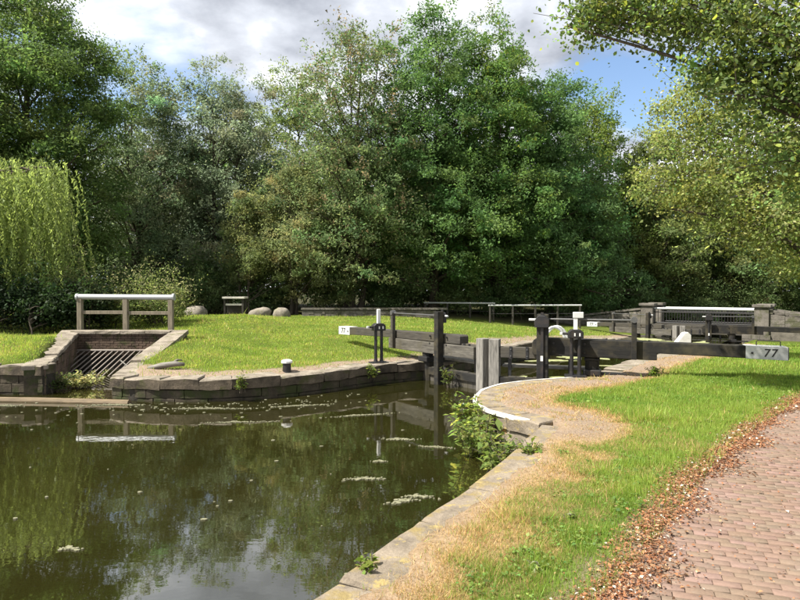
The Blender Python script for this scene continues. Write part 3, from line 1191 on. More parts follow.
# small white things by the lock
mk = MB()
mk.prism([(-.32, 0), (.28, 0), (.28, .42), (.18, .52), (.08, .5)], -.12, .12)
o = mk.build('marker_block', 'white_paint', None, .015, loc=(8.9, 19.0, land1(8.9, 19.0) + .22))
tag(o, 'white wedge-shaped block on lock edge behind the near beam', 'marker')
hoop = thing('hoop', 'pair of white curved hoops standing across lock behind paddle post', 'hoop', (4.42, 18.2, .0))
z4 = land1(4.42, 18.2)
hb = [(-.1 + .36 * (1 - math.cos(a_)), 0, .35 + .62 * math.sin(a_)) for a_ in np.linspace(0, math.pi * .95, 12)]


# ------------------------------------------------------------------ far railings, low wall, boulders, stand, footbridge
def far_rail(label, pts, n_post, lift=0.0):
    """white topped steel railing along two points"""
    (x0, y0), (x1, y1) = pts
    L = math.hypot(x1 - x0, y1 - y0)
    zb_ = min(land1(x0, y0), land1(x1, y1)) + lift
    g = thing('railing', label, 'railing', (x0, y0, zb_), math.atan2(y1 - y0, x1 - x0), 'railings below the trees')
    MB().tube([(-.1, 0, 1.12), (L + .1, 0, 1.12)], .05, 8).build('top_rail', 'grey_white_paint', g)
    for zz in (.62,):
        MB().tube([(0, 0, zz), (L, 0, zz)], .025, 6).build('mid_rail', 'black_iron', g)
    for k in range(n_post):
        x = L * k / (n_post - 1)
        MB().box(x - .05, x + .05, -.05, .05, -.7, 1.07).build('post', 'timber_dark', g, .008)
    return g


far_rail('white-topped dark railing, left of two below the trees', [(1.62, 38.2), (5.7, 36.6)], 4)
far_rail('white-topped dark railing, right of two below the trees', [(5.35, 35.6), (10.8, 36.0)], 5, .28)

lw = thing('stone_wall', 'low weathered stone wall at back of the lawn under the brown tree', 'wall', (-2.0, 34.5, .4))
for r in range(3):
    x = -5.6
    while x < 1.9:
        l = random.uniform(.35, .7)
        me = brick_box('wall_stone', l - .015, .4 + random.uniform(-.02, .02), .17)
        link('wall_stone', me, 'stone_grey', lw, (x + l / 2 + 2.0, random.uniform(-.01, .01) + (x + 2) * .02, .0 + r * .185 - .05))
        x += l
x = -5.65
while x < 1.85:
    l = random.uniform(.8, 1.2)
    o = link('coping_stone', brick_box('coping_stone', l - .01, .5, .1), 'stone_grey', lw, (x + l / 2 + 2, (x + 2) * .02, .52))
    x += l
MB().box(-3.6, 3.75, -.16, .16, -.4, .45).build('wall_core', 'mortar', lw).rotation_euler = (0, 0, .02)


def boulder(label, x, y, w_, d, h, seed):
    r_ = np.random.default_rng(seed)
    nu, nv = 18, 10
    vs, fs = [], []
    lob = r_.normal(size=(6, 3))
    lob /= np.linalg.norm(lob, axis=1)[:, None]
    amp = r_.uniform(-.3, .28, 6)
    for j in range(nv + 1):
        th = math.pi * j / nv
        for i in range(nu):
            ph = 2 * math.pi * i / nu
            dv = np.array([math.sin(th) * math.cos(ph), math.sin(th) * math.sin(ph), math.cos(th)])
            q = 1 + sum(a_ * max(0, float(dv @ l)) ** 2 for a_, l in zip(amp, lob)) + r_.normal() * .04
            sq = np.sign(dv) * np.abs(dv) ** .8
            vs.append((sq[0] * w_ / 2 * q, sq[1] * d / 2 * q, sq[2] * h * .62 * q))
    for j in range(nv):
        for i in range(nu):
            fs.append((j * nu + i, j * nu + (i + 1) % nu, (j + 1) * nu + (i + 1) % nu, (j + 1) * nu + i))
    mb = MB()
    mb.add(vs, fs)
    o = mb.build('boulder', 'boulder', None, sm=True, loc=(x, y, land1(x, y) + h * .27))
    o.rotation_euler = (0, random.uniform(-.1, .1), random.uniform(-.3, .3))
    return tag(o, label, 'boulder', 'boulders at the back of the lawn')


boulder('largest pale boulder, left of the dark stand on the lawn edge', -11.15, 32.6, 1.3, 1.0, .66, 4)
boulder('flattest pale boulder, just right of the dark stand', -7.75, 33.0, 1.0, .8, .56, 12)
boulder('rounded pale boulder nearest the low stone wall', -6.5, 33.0, 1.0, .85, .62, 21)

st = thing('information_stand', 'dark timber stand with flat pale top between the boulders', 'stand', (-9.2, 33.5, land1(-9.2, 33.5)))
for s_ in (-.5, .5):
    for t_ in (-.3, .3):
        MB().box(s_ - .05, s_ + .05, t_ - .05, t_ + .05, -.2, 1.02).build('leg', 'timber_dark', st, .006)
MB().box(-.62, .62, -.42, .42, 1.03, 1.13).build('top', 'pale_board', st, .01)
MB().box(-.45, .45, -.33, -.27, .66, .76).build('cross_rail', 'pale_board', st, .006)
MB().box(-.45, .45, .27, .33, .62, .74).build('cross_rail', 'timber_dark', st, .006)
MB().box(-.42, .42, -.02, .02, .2, .62).build('panel', 'timber_dark', st, .006)

# footbridge across the tail of the lock
BC = np.array([2.62, 15.32]) + AX * 27.0            # middle of the bridge
fb = thing('footbridge', 'stone-piered footbridge with white rail and black bars beyond the lock', 'bridge', (BC[0], BC[1], -.15), math.atan2(-.6, .8))
for yy in (-1.1, 1.1):
    for xx in (-3.1, 3.1):
        nst = 5
        p = MB().box(xx - .36, xx + .36, yy - .33, yy + .33, -.4, 1.16).build('pier', 'stone_grey', fb, .02)
        MB().box(xx - .46, xx + .46, yy - .43, yy + .43, 1.163, 1.32).build('pier_cap', 'stone_grey', p, .02)
    MB().tube([(-2.75, yy, 1.0), (2.75, yy, 1.0)], .06, 10).build('top_rail', 'grey_white_paint', fb)
    MB().tube([(-2.75, yy, .12), (2.75, yy, .12)], .04, 6).build('bottom_rail', 'black_iron', fb)
    MB().tube([(-2.75, yy, .78), (2.75, yy, .78)], .03, 6).build('mid_rail', 'black_iron', fb)
    for k in range(34):
        x = -2.66 + k * 5.32 / 33
        MB().tube([(x, yy, .1), (x, yy, .98)], .017, 5).build('baluster', 'black_iron', fb)
for k in range(12):
    x = -2.9 + k * .53
    MB().box(x - .257, x + .257, -1.3, 1.3, -.12, -.02).build('deck_plank', 'timber_dark', fb, .006)
for yy in (-1.25, 1.25):
    MB().box(-3.0, 3.0, yy - .12, yy + .12, -.48, -.13).build('girder', 'timber_dark', fb, .01)
# abutments and sloping ramp parapets of stone courses
for sgn in (-1, 1):
    for yy in (-1.42, 1.15):
        for r in range(5):
            x = 2.15
            while x < 3.45:
                l = random.uniform(.4, .62)
                o = link('wall_stone', brick_box('wall_stone', l - .014, .28, .235), 'stone_grey', fb, (sgn * (x + l / 2), yy, -.52 - r * .25))
                x += l
    MB().box(min(sgn * 2.2, sgn * 3.4), max(sgn * 2.2, sgn * 3.4), -1.3, 1.15, -2.6, -.5).build('abutment', 'stone_grey', fb)
    for yy in (-1.1, 1.1):
        n_ = 8
        for k in range(n_):
            xa, xb = 3.5 + k * .72, 3.5 + (k + 1) * .72
            za, zb_ = 1.02 - .095 * k, 1.02 - .095 * (k + 1)
            o = MB().prism([(sgn * xa, za - .13), (sgn * (xb - .01), zb_ - .13), (sgn * (xb - .01), zb_), (sgn * xa, za)], yy - .24, yy + .24).build('ramp_coping', 'stone_grey', fb, .012)
            for r in range(3):
                o = link('wall_stone', brick_box('wall_stone', .70, .38, .26), 'stone_grey', fb, (sgn * (xa + .36), yy + random.uniform(-.01, .01), zb_ - .29 - r * .275))
        MB().prism([(sgn * 3.46, -2.2), (sgn * 9.3, -2.2), (sgn * 9.3, .05), (sgn * 3.46, .8)], yy - .15, yy + .15).build('ramp_core', 'mortar', fb)
    MB().prism([(sgn * 3.4, -2.2), (sgn * 9.3, -2.2), (sgn * 9.3, -.7), (sgn * 3.4, -.03)], -.94, .94).build('ramp', 'joint_sand', fb)

for k, dx_ in enumerate((0, .16)):
    MB().tube([(q[0] + dx_, q[1] + .3 * k, q[2]) for q in hb], .04, 8).build('hoop_bar', 'grey_white_paint', hoop, loc=(0, 0, z4 - .1))


# ------------------------------------------------------------------ leaves, trees, shrubs
def leaves(pos, nrm, size, asp, cols, r_, curl=.25, along=None, tri=False):
    """rhombic folded leaves: pos (n,3), nrm (n,3) face normals, size (n,), cols (n,3)"""
    n = len(pos)
    nrm = nrm / (np.linalg.norm(nrm, axis=1)[:, None] + 1e-9)
    t0 = r_.normal(size=(n, 3)) if along is None else along + r_.normal(size=(n, 3)) * .25
    t0 -= nrm * np.sum(t0 * nrm, 1)[:, None]
    t0 /= np.linalg.norm(t0, axis=1)[:, None] + 1e-9
    b0 = np.cross(nrm, t0)
    L = size[:, None]
    W = L * asp
    if tri == 'oval':      # pointed oval folded along the midrib
        v = np.empty((n, 6, 3))
        v[:, 0] = pos - t0 * L * .5
        v[:, 1] = pos - t0 * L * .2 + b0 * W * .46 + nrm * L * curl * .3
        v[:, 2] = pos + t0 * L * .16 + b0 * W * .40 + nrm * L * curl * .25
        v[:, 3] = pos + t0 * L * .52 - nrm * L * curl * .35
        v[:, 4] = pos + t0 * L * .16 - b0 * W * .40 + nrm * L * curl * .25
        v[:, 5] = pos - t0 * L * .2 - b0 * W * .46 + nrm * L * curl * .3
        k = np.arange(n)[:, None] * 6
        f = np.concatenate([k + np.array([[0, 1, 2, 3]]), k + np.array([[0, 3, 4, 5]])])
        return v.reshape(-1, 3), f, np.repeat(cols, 6, 0)
    if tri:
        v = np.empty((n, 3, 3))
        v[:, 0] = pos - t0 * L * .5 - b0 * W * .42
        v[:, 1] = pos - t0 * L * .38 + b0 * W * .6
        v[:, 2] = pos + t0 * L * .6
        return v.reshape(-1, 3), np.arange(n * 3).reshape(n, 3), np.repeat(cols, 3, 0)
    v = np.empty((n, 4, 3))
    v[:, 0] = pos - t0 * L * .5
    v[:, 1] = pos + b0 * W * .5 + nrm * L * curl * .3 + t0 * L * .08
    v[:, 2] = pos + t0 * L * .5 - nrm * L * curl * .3
    v[:, 3] = pos - b0 * W * .5 + nrm * L * curl * .3 + t0 * L * .08
    f = np.arange(n * 4).reshape(n, 4)
    return v.reshape(-1, 3), f, np.repeat(cols, 4, 0)


def leaf_cols(n, base, r_, var=.22, tip=None, tipamt=0.0):
    base = np.array(base)
    k = np.exp(r_.normal(size=(n, 1)) * var)
    c = base[None] * k
    c[:, 0] *= np.exp(r_.normal(size=n) * var * .5)
    if tip is not None:
        m = (r_.random(n) < tipamt)[:, None]
        c = np.where(m, np.array(tip)[None] * np.exp(r_.normal(size=(n, 1)) * var), c)
    return np.clip(c, .003, .8)


def np_tubes(paths):
    """list of (points (k,3), radii (k,)) to one mesh"""
    mb = MB()
    for p, r_, n in paths:
        mb.tube([tuple(q) for q in p], list(r_), n, cap=False)
    return mb


def tree(name, label, x, y, lobes, col, h, trunk_r=.25, n_clump=420, per=55, clump=.5, leaf=.2, asp=.62, seed=1, mat='leaf', group=None,
         sprigs=60, tip=None, tipamt=0, stems=1, hollow=.45, var=.25, z=None, up=.55, flat=.6, cat='tree', branches=70, trunk_to=.8):
    """lobes: ellipsoids (cx, cy, cz, rx, ry, rz, share) relative to the trunk foot"""
    r_ = np.random.default_rng(seed)
    zb = land1(x, y) if z is None else z
    root = thing(name, label, cat, (x, y, zb), 0, group)
    if y > 26:        # far leaves: finer and more of them
        leaf, per = leaf * .80, per * 1.75
    share = np.array([l[6] for l in lobes], float)
    share /= share.sum()
    cents, outs, tips = [], [], []
    for l, s_ in zip(lobes, share):
        k = max(3, int(n_clump * s_))
        d = r_.normal(size=(k, 3))
        d /= np.linalg.norm(d, axis=1)[:, None]
        rad = hollow + (1 - hollow) * r_.random(k) ** .6
        rad *= 1 + .12 * np.sin(d[:, 0] * 5 + seed) * np.cos(d[:, 2] * 6 + seed * 2)
        e3 = np.array(l[3:6])
        cents.append(np.array(l[:3]) + d * rad[:, None] * e3)
        outs.append(d)
        m = int(sprigs * s_)
        if m:      # shoots that break the outline
            d2 = r_.normal(size=(m, 3))
            d2[:, 2] = np.abs(d2[:, 2]) * 1.2 + .1
            d2 /= np.linalg.norm(d2, axis=1)[:, None]
            st_ = np.array(l[:3]) + d2 * e3 * .92
            ln = r_.uniform(.5, 1.5, m) * (.45 if y < 12 else 1)
            dirs = d2 * .6 + np.array([0, 0, .8]) + r_.normal(size=(m, 3)) * .2
            dirs /= np.linalg.norm(dirs, axis=1)[:, None]
            for q in range(m):
                tips.append((st_[q], dirs[q], ln[q]))
    cents = np.concatenate(cents)
    outs = np.concatenate(outs)
    ok = cents[:, 2] > .25
    cents, outs = cents[ok], outs[ok]
    n = len(cents)
    # leaves in clumps
    kk = r_.poisson(per * np.exp(r_.normal(size=n) * .35))
    idx = np.repeat(np.arange(n), kk)
    N = len(idx)
    cs = clump * np.exp(r_.normal(size=n) * .3)
    pos = cents[idx] + np.clip(r_.normal(size=(N, 3)), -1.7, 1.7) * cs[idx][:, None] * np.array([1, 1, flat]) * .66
    nrm = outs[idx] * .55 + np.array([0, 0, up]) + r_.normal(size=(N, 3)) * .75
    cc = leaf_cols(n, col, r_, var * .8)[idx] * np.exp(r_.normal(size=(N, 1)) * var * .7)
    if tip is not None:
        topness = np.clip((pos[:, 2] / h - .35) / .6, 0, 1)
        mk_ = (r_.random(N) < tipamt * (.35 + topness))[:, None]
        cc = np.where(mk_, np.array(tip)[None] * np.exp(r_.normal(size=(N, 1)) * var), cc)
    sz = leaf * np.exp(r_.normal(size=N) * .22)
    P, Nn, S, C_ = [pos], [nrm], [sz], [cc]
    for st_, dr, ln in tips:
        k = max(6, int(per * .5 * ln))
        u = r_.random(k)
        P.append(st_ + dr * (u * ln)[:, None] + r_.normal(size=(k, 3)) * (.10 + .18 * (1 - u))[:, None])
        Nn.append(r_.normal(size=(k, 3)) + np.array([0, 0, .4]))
        S.append(leaf * .95 * np.exp(r_.normal(size=k) * .22))
        c0 = np.array(tip if (tip is not None and r_.random() < tipamt * 1.6) else col)
        C_.append(np.clip(c0[None] * np.exp(r_.normal(size=(k, 1)) * var), .003, .8) * 1.1)
    P, Nn, S, C_ = np.concatenate(P), np.concatenate(Nn), np.concatenate(S), np.concatenate(C_)
    v, f, c = leaves(P, Nn, S, asp, np.clip(C_, .003, .8), r_, tri='oval' if y < 12 else y > 26)
    link('crown', np_mesh('crown', v, f, c, mat), None, root)
    # trunk and limbs
    paths = []
    for s_ in range(stems):
        lean = r_.normal(size=2) * (.035 if stems == 1 else .07)
        o0 = r_.normal(size=2) * (.0 if stems == 1 else .35)
        kz = np.linspace(-.3, h * trunk_to, 9)
        tp = np.stack([o0[0] + lean[0] * kz + np.cumsum(r_.normal(size=9)) * .05, o0[1] + lean[1] * kz + np.cumsum(r_.normal(size=9)) * .05, kz], 1)
        rr = trunk_r * (1 - .85 * np.linspace(0, 1, 9)) * (1.0 if stems == 1 else r_.uniform(.5, .9))
        rr[0] *= 1.45
        paths.append((tp, rr, 8))
    nb = min(branches, n)
    for q in r_.choice(n, nb, replace=False):
        tp, rr, _ = paths[r_.integers(0, stems)]
        e_ = cents[q]
        hz_ = np.clip(e_[2] - np.hypot(e_[0], e_[1]) * r_.uniform(.5, 1.0), h * .1, h * trunk_to * .95)
        s0 = np.array([np.interp(hz_, tp[:, 2], tp[:, 0]), np.interp(hz_, tp[:, 2], tp[:, 1]), hz_])
        r0 = np.interp(hz_, tp[:, 2], rr) * (.22 if y < 12 else .5)
        u = np.linspace(0, 1, 6)[:, None]
        bow = np.array([0, 0, 1]) * np.sin(u * math.pi) * np.linalg.norm(e_ - s0) * .1
        pth = s0 + (e_ - s0) * u + bow + r_.normal(size=(6, 3)) * .05 * np.sin(u * math.pi)
        paths.append((pth, r0 * (1 - .85 * u[:, 0]) + .012, 5))
    if y < 26 and cat == 'tree':        # twigs that carry the near leaves
        for st_, dr, ln in tips:
            paths.append((np.stack([st_ - dr * .25, st_ + dr * ln * .4, st_ + dr * ln * .8]), np.array([.008, .006, .003]), 4))
        for q in range(0, n, 2):
            b_ = np.array([0, 0, h * .5]) - cents[q]
            b_ /= np.linalg.norm(b_)
            paths.append((np.stack([cents[q] + b_ * 1.0 + np.array([0, 0, -.1]), cents[q] + b_ * .4, cents[q] - b_ * .3]), np.array([.016, .010, .004]), 4))
    np_tubes(paths).build('trunk', 'bark', root, sm=True)
    return root


def L(cx, cy, cz, rx, ry, rz, s=None):
    return (cx, cy, cz, rx, ry, rz, s if s is not None else (rx * ry * rz) ** (2 / 3))


def round_lobes(h, r_, zb, seed, k=9, taper=.55):
    """an uneven pile of lobes filling a crown from zb to h"""
    q = random.Random(seed)
    out = [L(0, 0, (h + zb) / 2, r_ * .62, r_ * .62, (h - zb) * .44)]
    for i in range(k):
        u = (i + .5) / k
        zz = zb + (h - zb) * (.08 + .8 * u)
        wid = r_ * 1.22 * (1 - taper * u ** 2.2) * (.8 + .2 * math.sin(math.pi * min(1, u * 1.6 + .15)))
        a_ = i * 2.4 + q.uniform(-.5, .5)
        rr = wid * q.uniform(.42, .66)
        d = max(0, wid - rr * q.uniform(.75, 1.0))
        out.append(L(d * math.cos(a_), d * math.sin(a_), zz, rr, rr, rr * q.uniform(.7, 1.0)))
    out.append(L(q.uniform(-.4, .4), q.uniform(-.4, .4), h - r_ * .35, r_ * .38, r_ * .38, r_ * .42))
    return out


G_TREES = 'trees around the lawn'
G_BACK = 'woodland trees behind'
DARK = (.082, .148, .046)
MID = (.105, .16, .052)
GREY = (.15, .185, .11)
YEL = (.15, .19, .04)
BRN = (.108, .152, .062)

# left tall tree with layered feathery foliage
T = []
for i, (a_, d, z_, r0, rz_) in enumerate([(0, 0, 15.5, 2.6, 1.5), (.4, 2.6, 13.8, 2.2, 1.0), (2.4, 2.8, 14.2, 2.4, 1.1), (4.2, 2.4, 13.2, 2.4, 1.1), (5.5, 3.2, 12.0, 2.2, .9), (.0, 3.6, 10.6, 2.0, .9),
                                           (1.2, 3.0, 11.6, 2.2, 1.0), (3.2, 3.6, 11.0, 2.6, 1.0), (5.9, 3.6, 8.6, 1.9, .9), (4.7, 3.0, 9.4, 2.2, .9), (2.6, 3.6, 8.4, 2.4, 1.0), (.5, 3.2, 7.2, 1.8, .9), (5.2, 2.6, 6.4, 2.1, 1.2),
                                           (0, 0, 17.2, 1.7, .9), (3.8, 3.2, 6.6, 2.2, 1.4), (1.6, 2.4, 5.6, 2.2, 1.3), (5.8, 2.4, 4.6, 1.8, 1.2)]):
    T.append(L(1.12 * d * math.cos(a_), 1.12 * d * math.sin(a_), 1.08 * z_, 1.15 * r0, 1.15 * r0, 1.15 * rz_))
T += [L(0, 0, 12.5, 3.6, 3.6, 6.5, 14), L(1.5, -1, 8, 3.2, 3.0, 3.4, 8), L(-2.5, 0, 9.5, 3.4, 3.0, 3.6, 8), L(2.2, 0, 13.8, 2.8, 2.8, 2.4, 6), L(3.4, -.5, 5.0, 2.4, 2.4, 2.6, 6)]
tree('broadleaf_tree', 'tall layered dark tree at far left with limbs showing', -21.0, 34.0, T, (.09, .14, .042), 19.4, .38, 1150, 62, .62, .2, .5, 11, 'leaf', G_TREES, 90, None, 0, 1, .2, .25, flat=.6, branches=46, trunk_to=.88)
tree('broadleaf_tree', 'dark tree rising at the left picture edge behind the willow', -25, 31, round_lobes(16, 4.5, 3, 2), DARK, 16, .3, 300, 50, .6, .24, .6, 12, 'leaf', G_TREES)
# silver green trees
tree('broadleaf_tree', 'greyish green bushy tree left of centre, widest of the pale ones', -13.4, 44.5, round_lobes(18.2, 5.8, 1.2, 5, 14, .4), GREY, 18.2, .3, 720, 58, .6, .24, .5, 21, 'leaf_gloss', G_TREES, 120, None, 0, 2)
tree('broadleaf_tree', 'slim grey-green tree beside the layered dark tree', -18.2, 42.5, round_lobes(17.6, 4.6, 1.5, 6, 12, .4), (.125, .165, .085), 17.6, .25, 500, 52, .55, .22, .5, 22, 'leaf_gloss', G_TREES, 90)
tree('broadleaf_tree', 'pale feathery tree seen between the grey-green and brown trees', -9.3, 50, round_lobes(19.6, 5.2, 2, 7, 12, .35), (.13, .17, .06), 19.6, .25, 520, 48, .6, .25, .5, 23, 'leaf', G_TREES, 90)
# young yellowish trees in front
tree('young_tree', 'young pale yellow-green tree left of the brown tree', -6.5, 37.4, round_lobes(9.6, 3.2, 1.4, 8, 8), (.16, .185, .08), 9.8, .12, 330, 50, .42, .17, .55, 31, 'leaf', G_TREES, 70, None, 0, 3, .3)
tree('young_tree', 'small pale tree above the flattest boulder', -9.3, 37.0, round_lobes(7.6, 2.5, 1.2, 9, 7), (.13, .155, .06), 7.4, .1, 230, 45, .4, .17, .55, 32, 'leaf', G_TREES, 40, None, 0, 3, .3)
# tall brownish tree
T = round_lobes(17.9, 4.9, 2.2, 14, 19, .15)
tree('broadleaf_tree', 'tall brown-tinged tree with thin ragged top left of the dark tree', -3.0, 38.2, T, BRN, 19.0, .24, 700, 46, .5, .19, .6, 41, 'leaf', G_TREES, 190, (.17, .14, .075), .15, 4, .3, .28, branches=80, trunk_to=.9)
# big dark green trees
tree('broadleaf_tree', 'tallest dark green tree standing in the middle', 2.2, 40, round_lobes(20.2, 4.8, 1.0, 15, 18, .25), DARK, 20.2, .32, 820, 60, .55, .21, .6, 51, 'leaf_gloss', G_TREES, 120)
tree('broadleaf_tree', 'dark green tree with lighter pointed top right of the tallest', 6.6, 41.5, round_lobes(20.4, 4.9, 1.0, 16, 18, .35), (.088, .155, .044), 20.4, .3, 820, 60, .55, .21, .6, 52, 'leaf_gloss', G_TREES, 120, (.12, .15, .03), .12)
tree('broadleaf_tree', 'broad dark green tree over the right railing', 10.6, 42.6, round_lobes(17.6, 4.8, .8, 17, 14, .4), (.082, .148, .050), 16.6, .28, 700, 60, .55, .21, .6, 53, 'leaf_gloss', G_TREES, 100)
tree('broadleaf_tree', 'low spreading dark tree in front of the footbridge end', 13.6, 45, round_lobes(11.2, 4.2, .9, 18, 10, .5), (.085, .145, .055), 10.5, .25, 460, 56, .5, .2, .6, 54, 'leaf_gloss', G_TREES, 70)
tree('broadleaf_tree', 'light green tree showing against the blue sky', 15.2, 47.5, round_lobes(17.6, 4.2, 3, 19, 10, .5), (.11, .16, .04), 17.6, .25, 420, 50, .6, .23, .6, 55, 'leaf', G_TREES, 100)
# right, behind the footbridge
tree('broadleaf_tree', 'olive green tree directly behind the footbridge', 20.2, 48, round_lobes(15.5, 4.4, 1.5, 20, 11, .5), (.115, .145, .052), 15.5, .26, 430, 52, .6, .24, .6, 61, 'leaf', G_TREES, 80)
tree('broadleaf_tree', 'dark tree behind the right end of the footbridge', 26.8, 49, round_lobes(14.5, 4.8, 1.0, 21, 11, .5), (.095, .13, .048), 14.5, .26, 430, 52, .6, .25, .6, 62, 'leaf', G_TREES, 60)
tree('broadleaf_tree', 'dark tree at the right picture edge beyond the bridge ramp', 34, 50, round_lobes(15, 5, 1.0, 22, 11, .5), DARK, 15, .26, 360, 50, .7, .28, .6, 63, 'leaf', G_TREES, 60)
# second row
back = [(-37, 52, 15.5), (-29, 50, 15), (-24, 56, 16), (-17.5, 57, 15.5), (-5.5, 56, 16), (0, 58, 15), (5, 60, 16), (11, 58, 14), (17, 60, 13), (24, 60, 13), (31, 60, 15), (40, 58, 15), (48, 56, 14)]
bw = ['far beyond the left picture edge, behind the willow', 'behind the dark tree at the left edge', 'through the gap right of the layered dark tree', 'behind the slim grey-green tree', 'between the pale feathery tree and the brown tree', 'behind the trunks of the brown tree',
      'behind the tallest dark tree', 'behind the broad dark tree', 'behind the light green tree', 'over the middle of the footbridge', 'over the right end of the footbridge', 'behind the sunlit overhanging tree', 'at the far right behind the bridge ramp']
for i, (x, y, h) in enumerate(back):
    tree('woodland_tree', 'rear woodland tree seen ' + bw[i], x, y, round_lobes(h, 5.6, .4, 40 + i, 11, .35), [DARK, MID, (.06, .085, .03)][i % 3], h, .25, 300, 42, .9, .36, .6, 70 + i, 'leaf', G_BACK, 50, branches=25)

# undergrowth of the wood, one mass
r_ = np.random.default_rng(990)
n = 46000
ux = r_.uniform(-62, 70, n)
uy = 51 + 12 * r_.random(n) - .1 * np.abs(ux)
top_ = 3.2 + 3.0 * vnoise(ux * .25, uy * .25, 31) + 2.0 * vnoise(ux * .9, uy * .9, 32)
pos = np.stack([ux, uy, top_ * r_.random(n) ** .7], 1)
v, f, c = leaves(pos, r_.normal(size=(n, 3)) + np.array([0, -.3, .5]), .34 * np.exp(r_.normal(size=n) * .25), .6, leaf_cols(n, (.095, .14, .054), r_, .35), r_)
o = link('undergrowth', np_mesh('undergrowth', v, f, c, 'leaf'))
tag(o, 'dark undergrowth filling the wood between the far trunks', 'undergrowth', kind='stuff')

# dark understorey shrubs along the back of the lawn
us = [(-20.5, 34, 3.6, 2.6), (-16.2, 36.5, 3.4, 2.4), (-13.2, 37.5, 3.0, 2.2), (-11.6, 40, 4.6, 2.4), (-8.4, 37.4, 2.0, 1.5), (-5.0, 39.5, 4.0, 2.0), (-1.2, 38.6, 2.6, 1.7), (1.5, 41.5, 3.6, 2.2), (4.2, 40.2, 3.2, 2.2), (7.4, 40.4, 3.0, 2.2),
      (10.8, 42.0, 3.4, 2.4), (14.6, 45.5, 3.8, 2.6), (17.5, 46, 3.6, 2.6), (22.5, 46.5, 3.4, 2.8), (28, 47, 3.6, 2.8), (33.5, 46, 3.6, 2.8)]
words = ['under the left trees', 'behind the pale shrubs', 'left of the largest boulder', 'behind the dark stand', 'behind the flattest boulder', 'behind the left end of the low wall', 'behind the middle of the low wall',
         'behind the right end of the low wall', 'behind the left railing', 'behind the joint of the railings', 'behind the right railing', 'beyond the left bridge ramp', 'behind the left bridge piers',
         'behind the bridge rail', 'behind the right bridge piers', 'beyond the right bridge ramp']
for i, ((x, y, h, r0), wd) in enumerate(zip(us, words)):
    q = random.Random(i)
    lob = [L(q.uniform(-.7, .7) * r0, q.uniform(-.4, .4) * r0, h * q.uniform(.25, .6), r0 * q.uniform(.4, .6), r0 * .5, h * q.uniform(.25, .4)) for _ in range(6)]
    tree('shrub', 'dark green shrub ' + wd, x, y, lob, [(.085, .13, .048), (.10, .145, .056), (.125, .17, .066)][i % 3], h, .05, 120, 34, .38, .17, .6, 100 + i, 'leaf_gloss', 'understorey shrubs', 26, None, 0, 3, .15, cat='shrub', branches=30, trunk_to=.6)

# hedge under the willow and bright shrubs behind the handrail
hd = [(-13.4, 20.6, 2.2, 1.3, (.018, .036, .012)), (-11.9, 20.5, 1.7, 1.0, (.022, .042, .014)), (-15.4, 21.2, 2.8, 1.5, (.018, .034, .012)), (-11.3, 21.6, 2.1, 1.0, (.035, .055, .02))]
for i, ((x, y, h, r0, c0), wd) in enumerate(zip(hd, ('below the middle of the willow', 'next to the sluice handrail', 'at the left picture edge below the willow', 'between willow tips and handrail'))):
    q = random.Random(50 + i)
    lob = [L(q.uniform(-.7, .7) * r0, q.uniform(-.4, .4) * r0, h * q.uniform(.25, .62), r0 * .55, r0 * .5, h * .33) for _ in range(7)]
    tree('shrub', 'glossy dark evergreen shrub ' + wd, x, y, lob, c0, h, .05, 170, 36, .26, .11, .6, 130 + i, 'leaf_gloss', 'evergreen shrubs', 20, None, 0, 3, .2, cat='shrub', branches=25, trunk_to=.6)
br = [(-10.6, 22.4, 1.5, .95), (-9.4, 22.8, 1.35, .9), (-9.5, 23.9, 1.5, .8), (-12.4, 23.2, 2.3, 1.1)]
for i, ((x, y, h, r0), wd) in enumerate(zip(br, ('behind the left bay of the handrail', 'behind the middle post of the handrail', 'behind the right end of the handrail', 'above the left post of the handrail'))):
    q = random.Random(60 + i)
    lob = [L(q.uniform(-.8, .8) * r0, q.uniform(-.4, .4) * r0, h * q.uniform(.25, .65), r0 * .5, r0 * .5, h * .33) for _ in range(6)]
    tree('shrub', 'pale green wispy shrub ' + wd, x, y, lob, (.12, .155, .05), h, .03, 120, 30, .24, .10, .4, 140 + i, 'leaf_thin', 'wispy shrubs', 60, (.2, .2, .1), .2, 4, .2, cat='shrub', branches=30, trunk_to=.6)


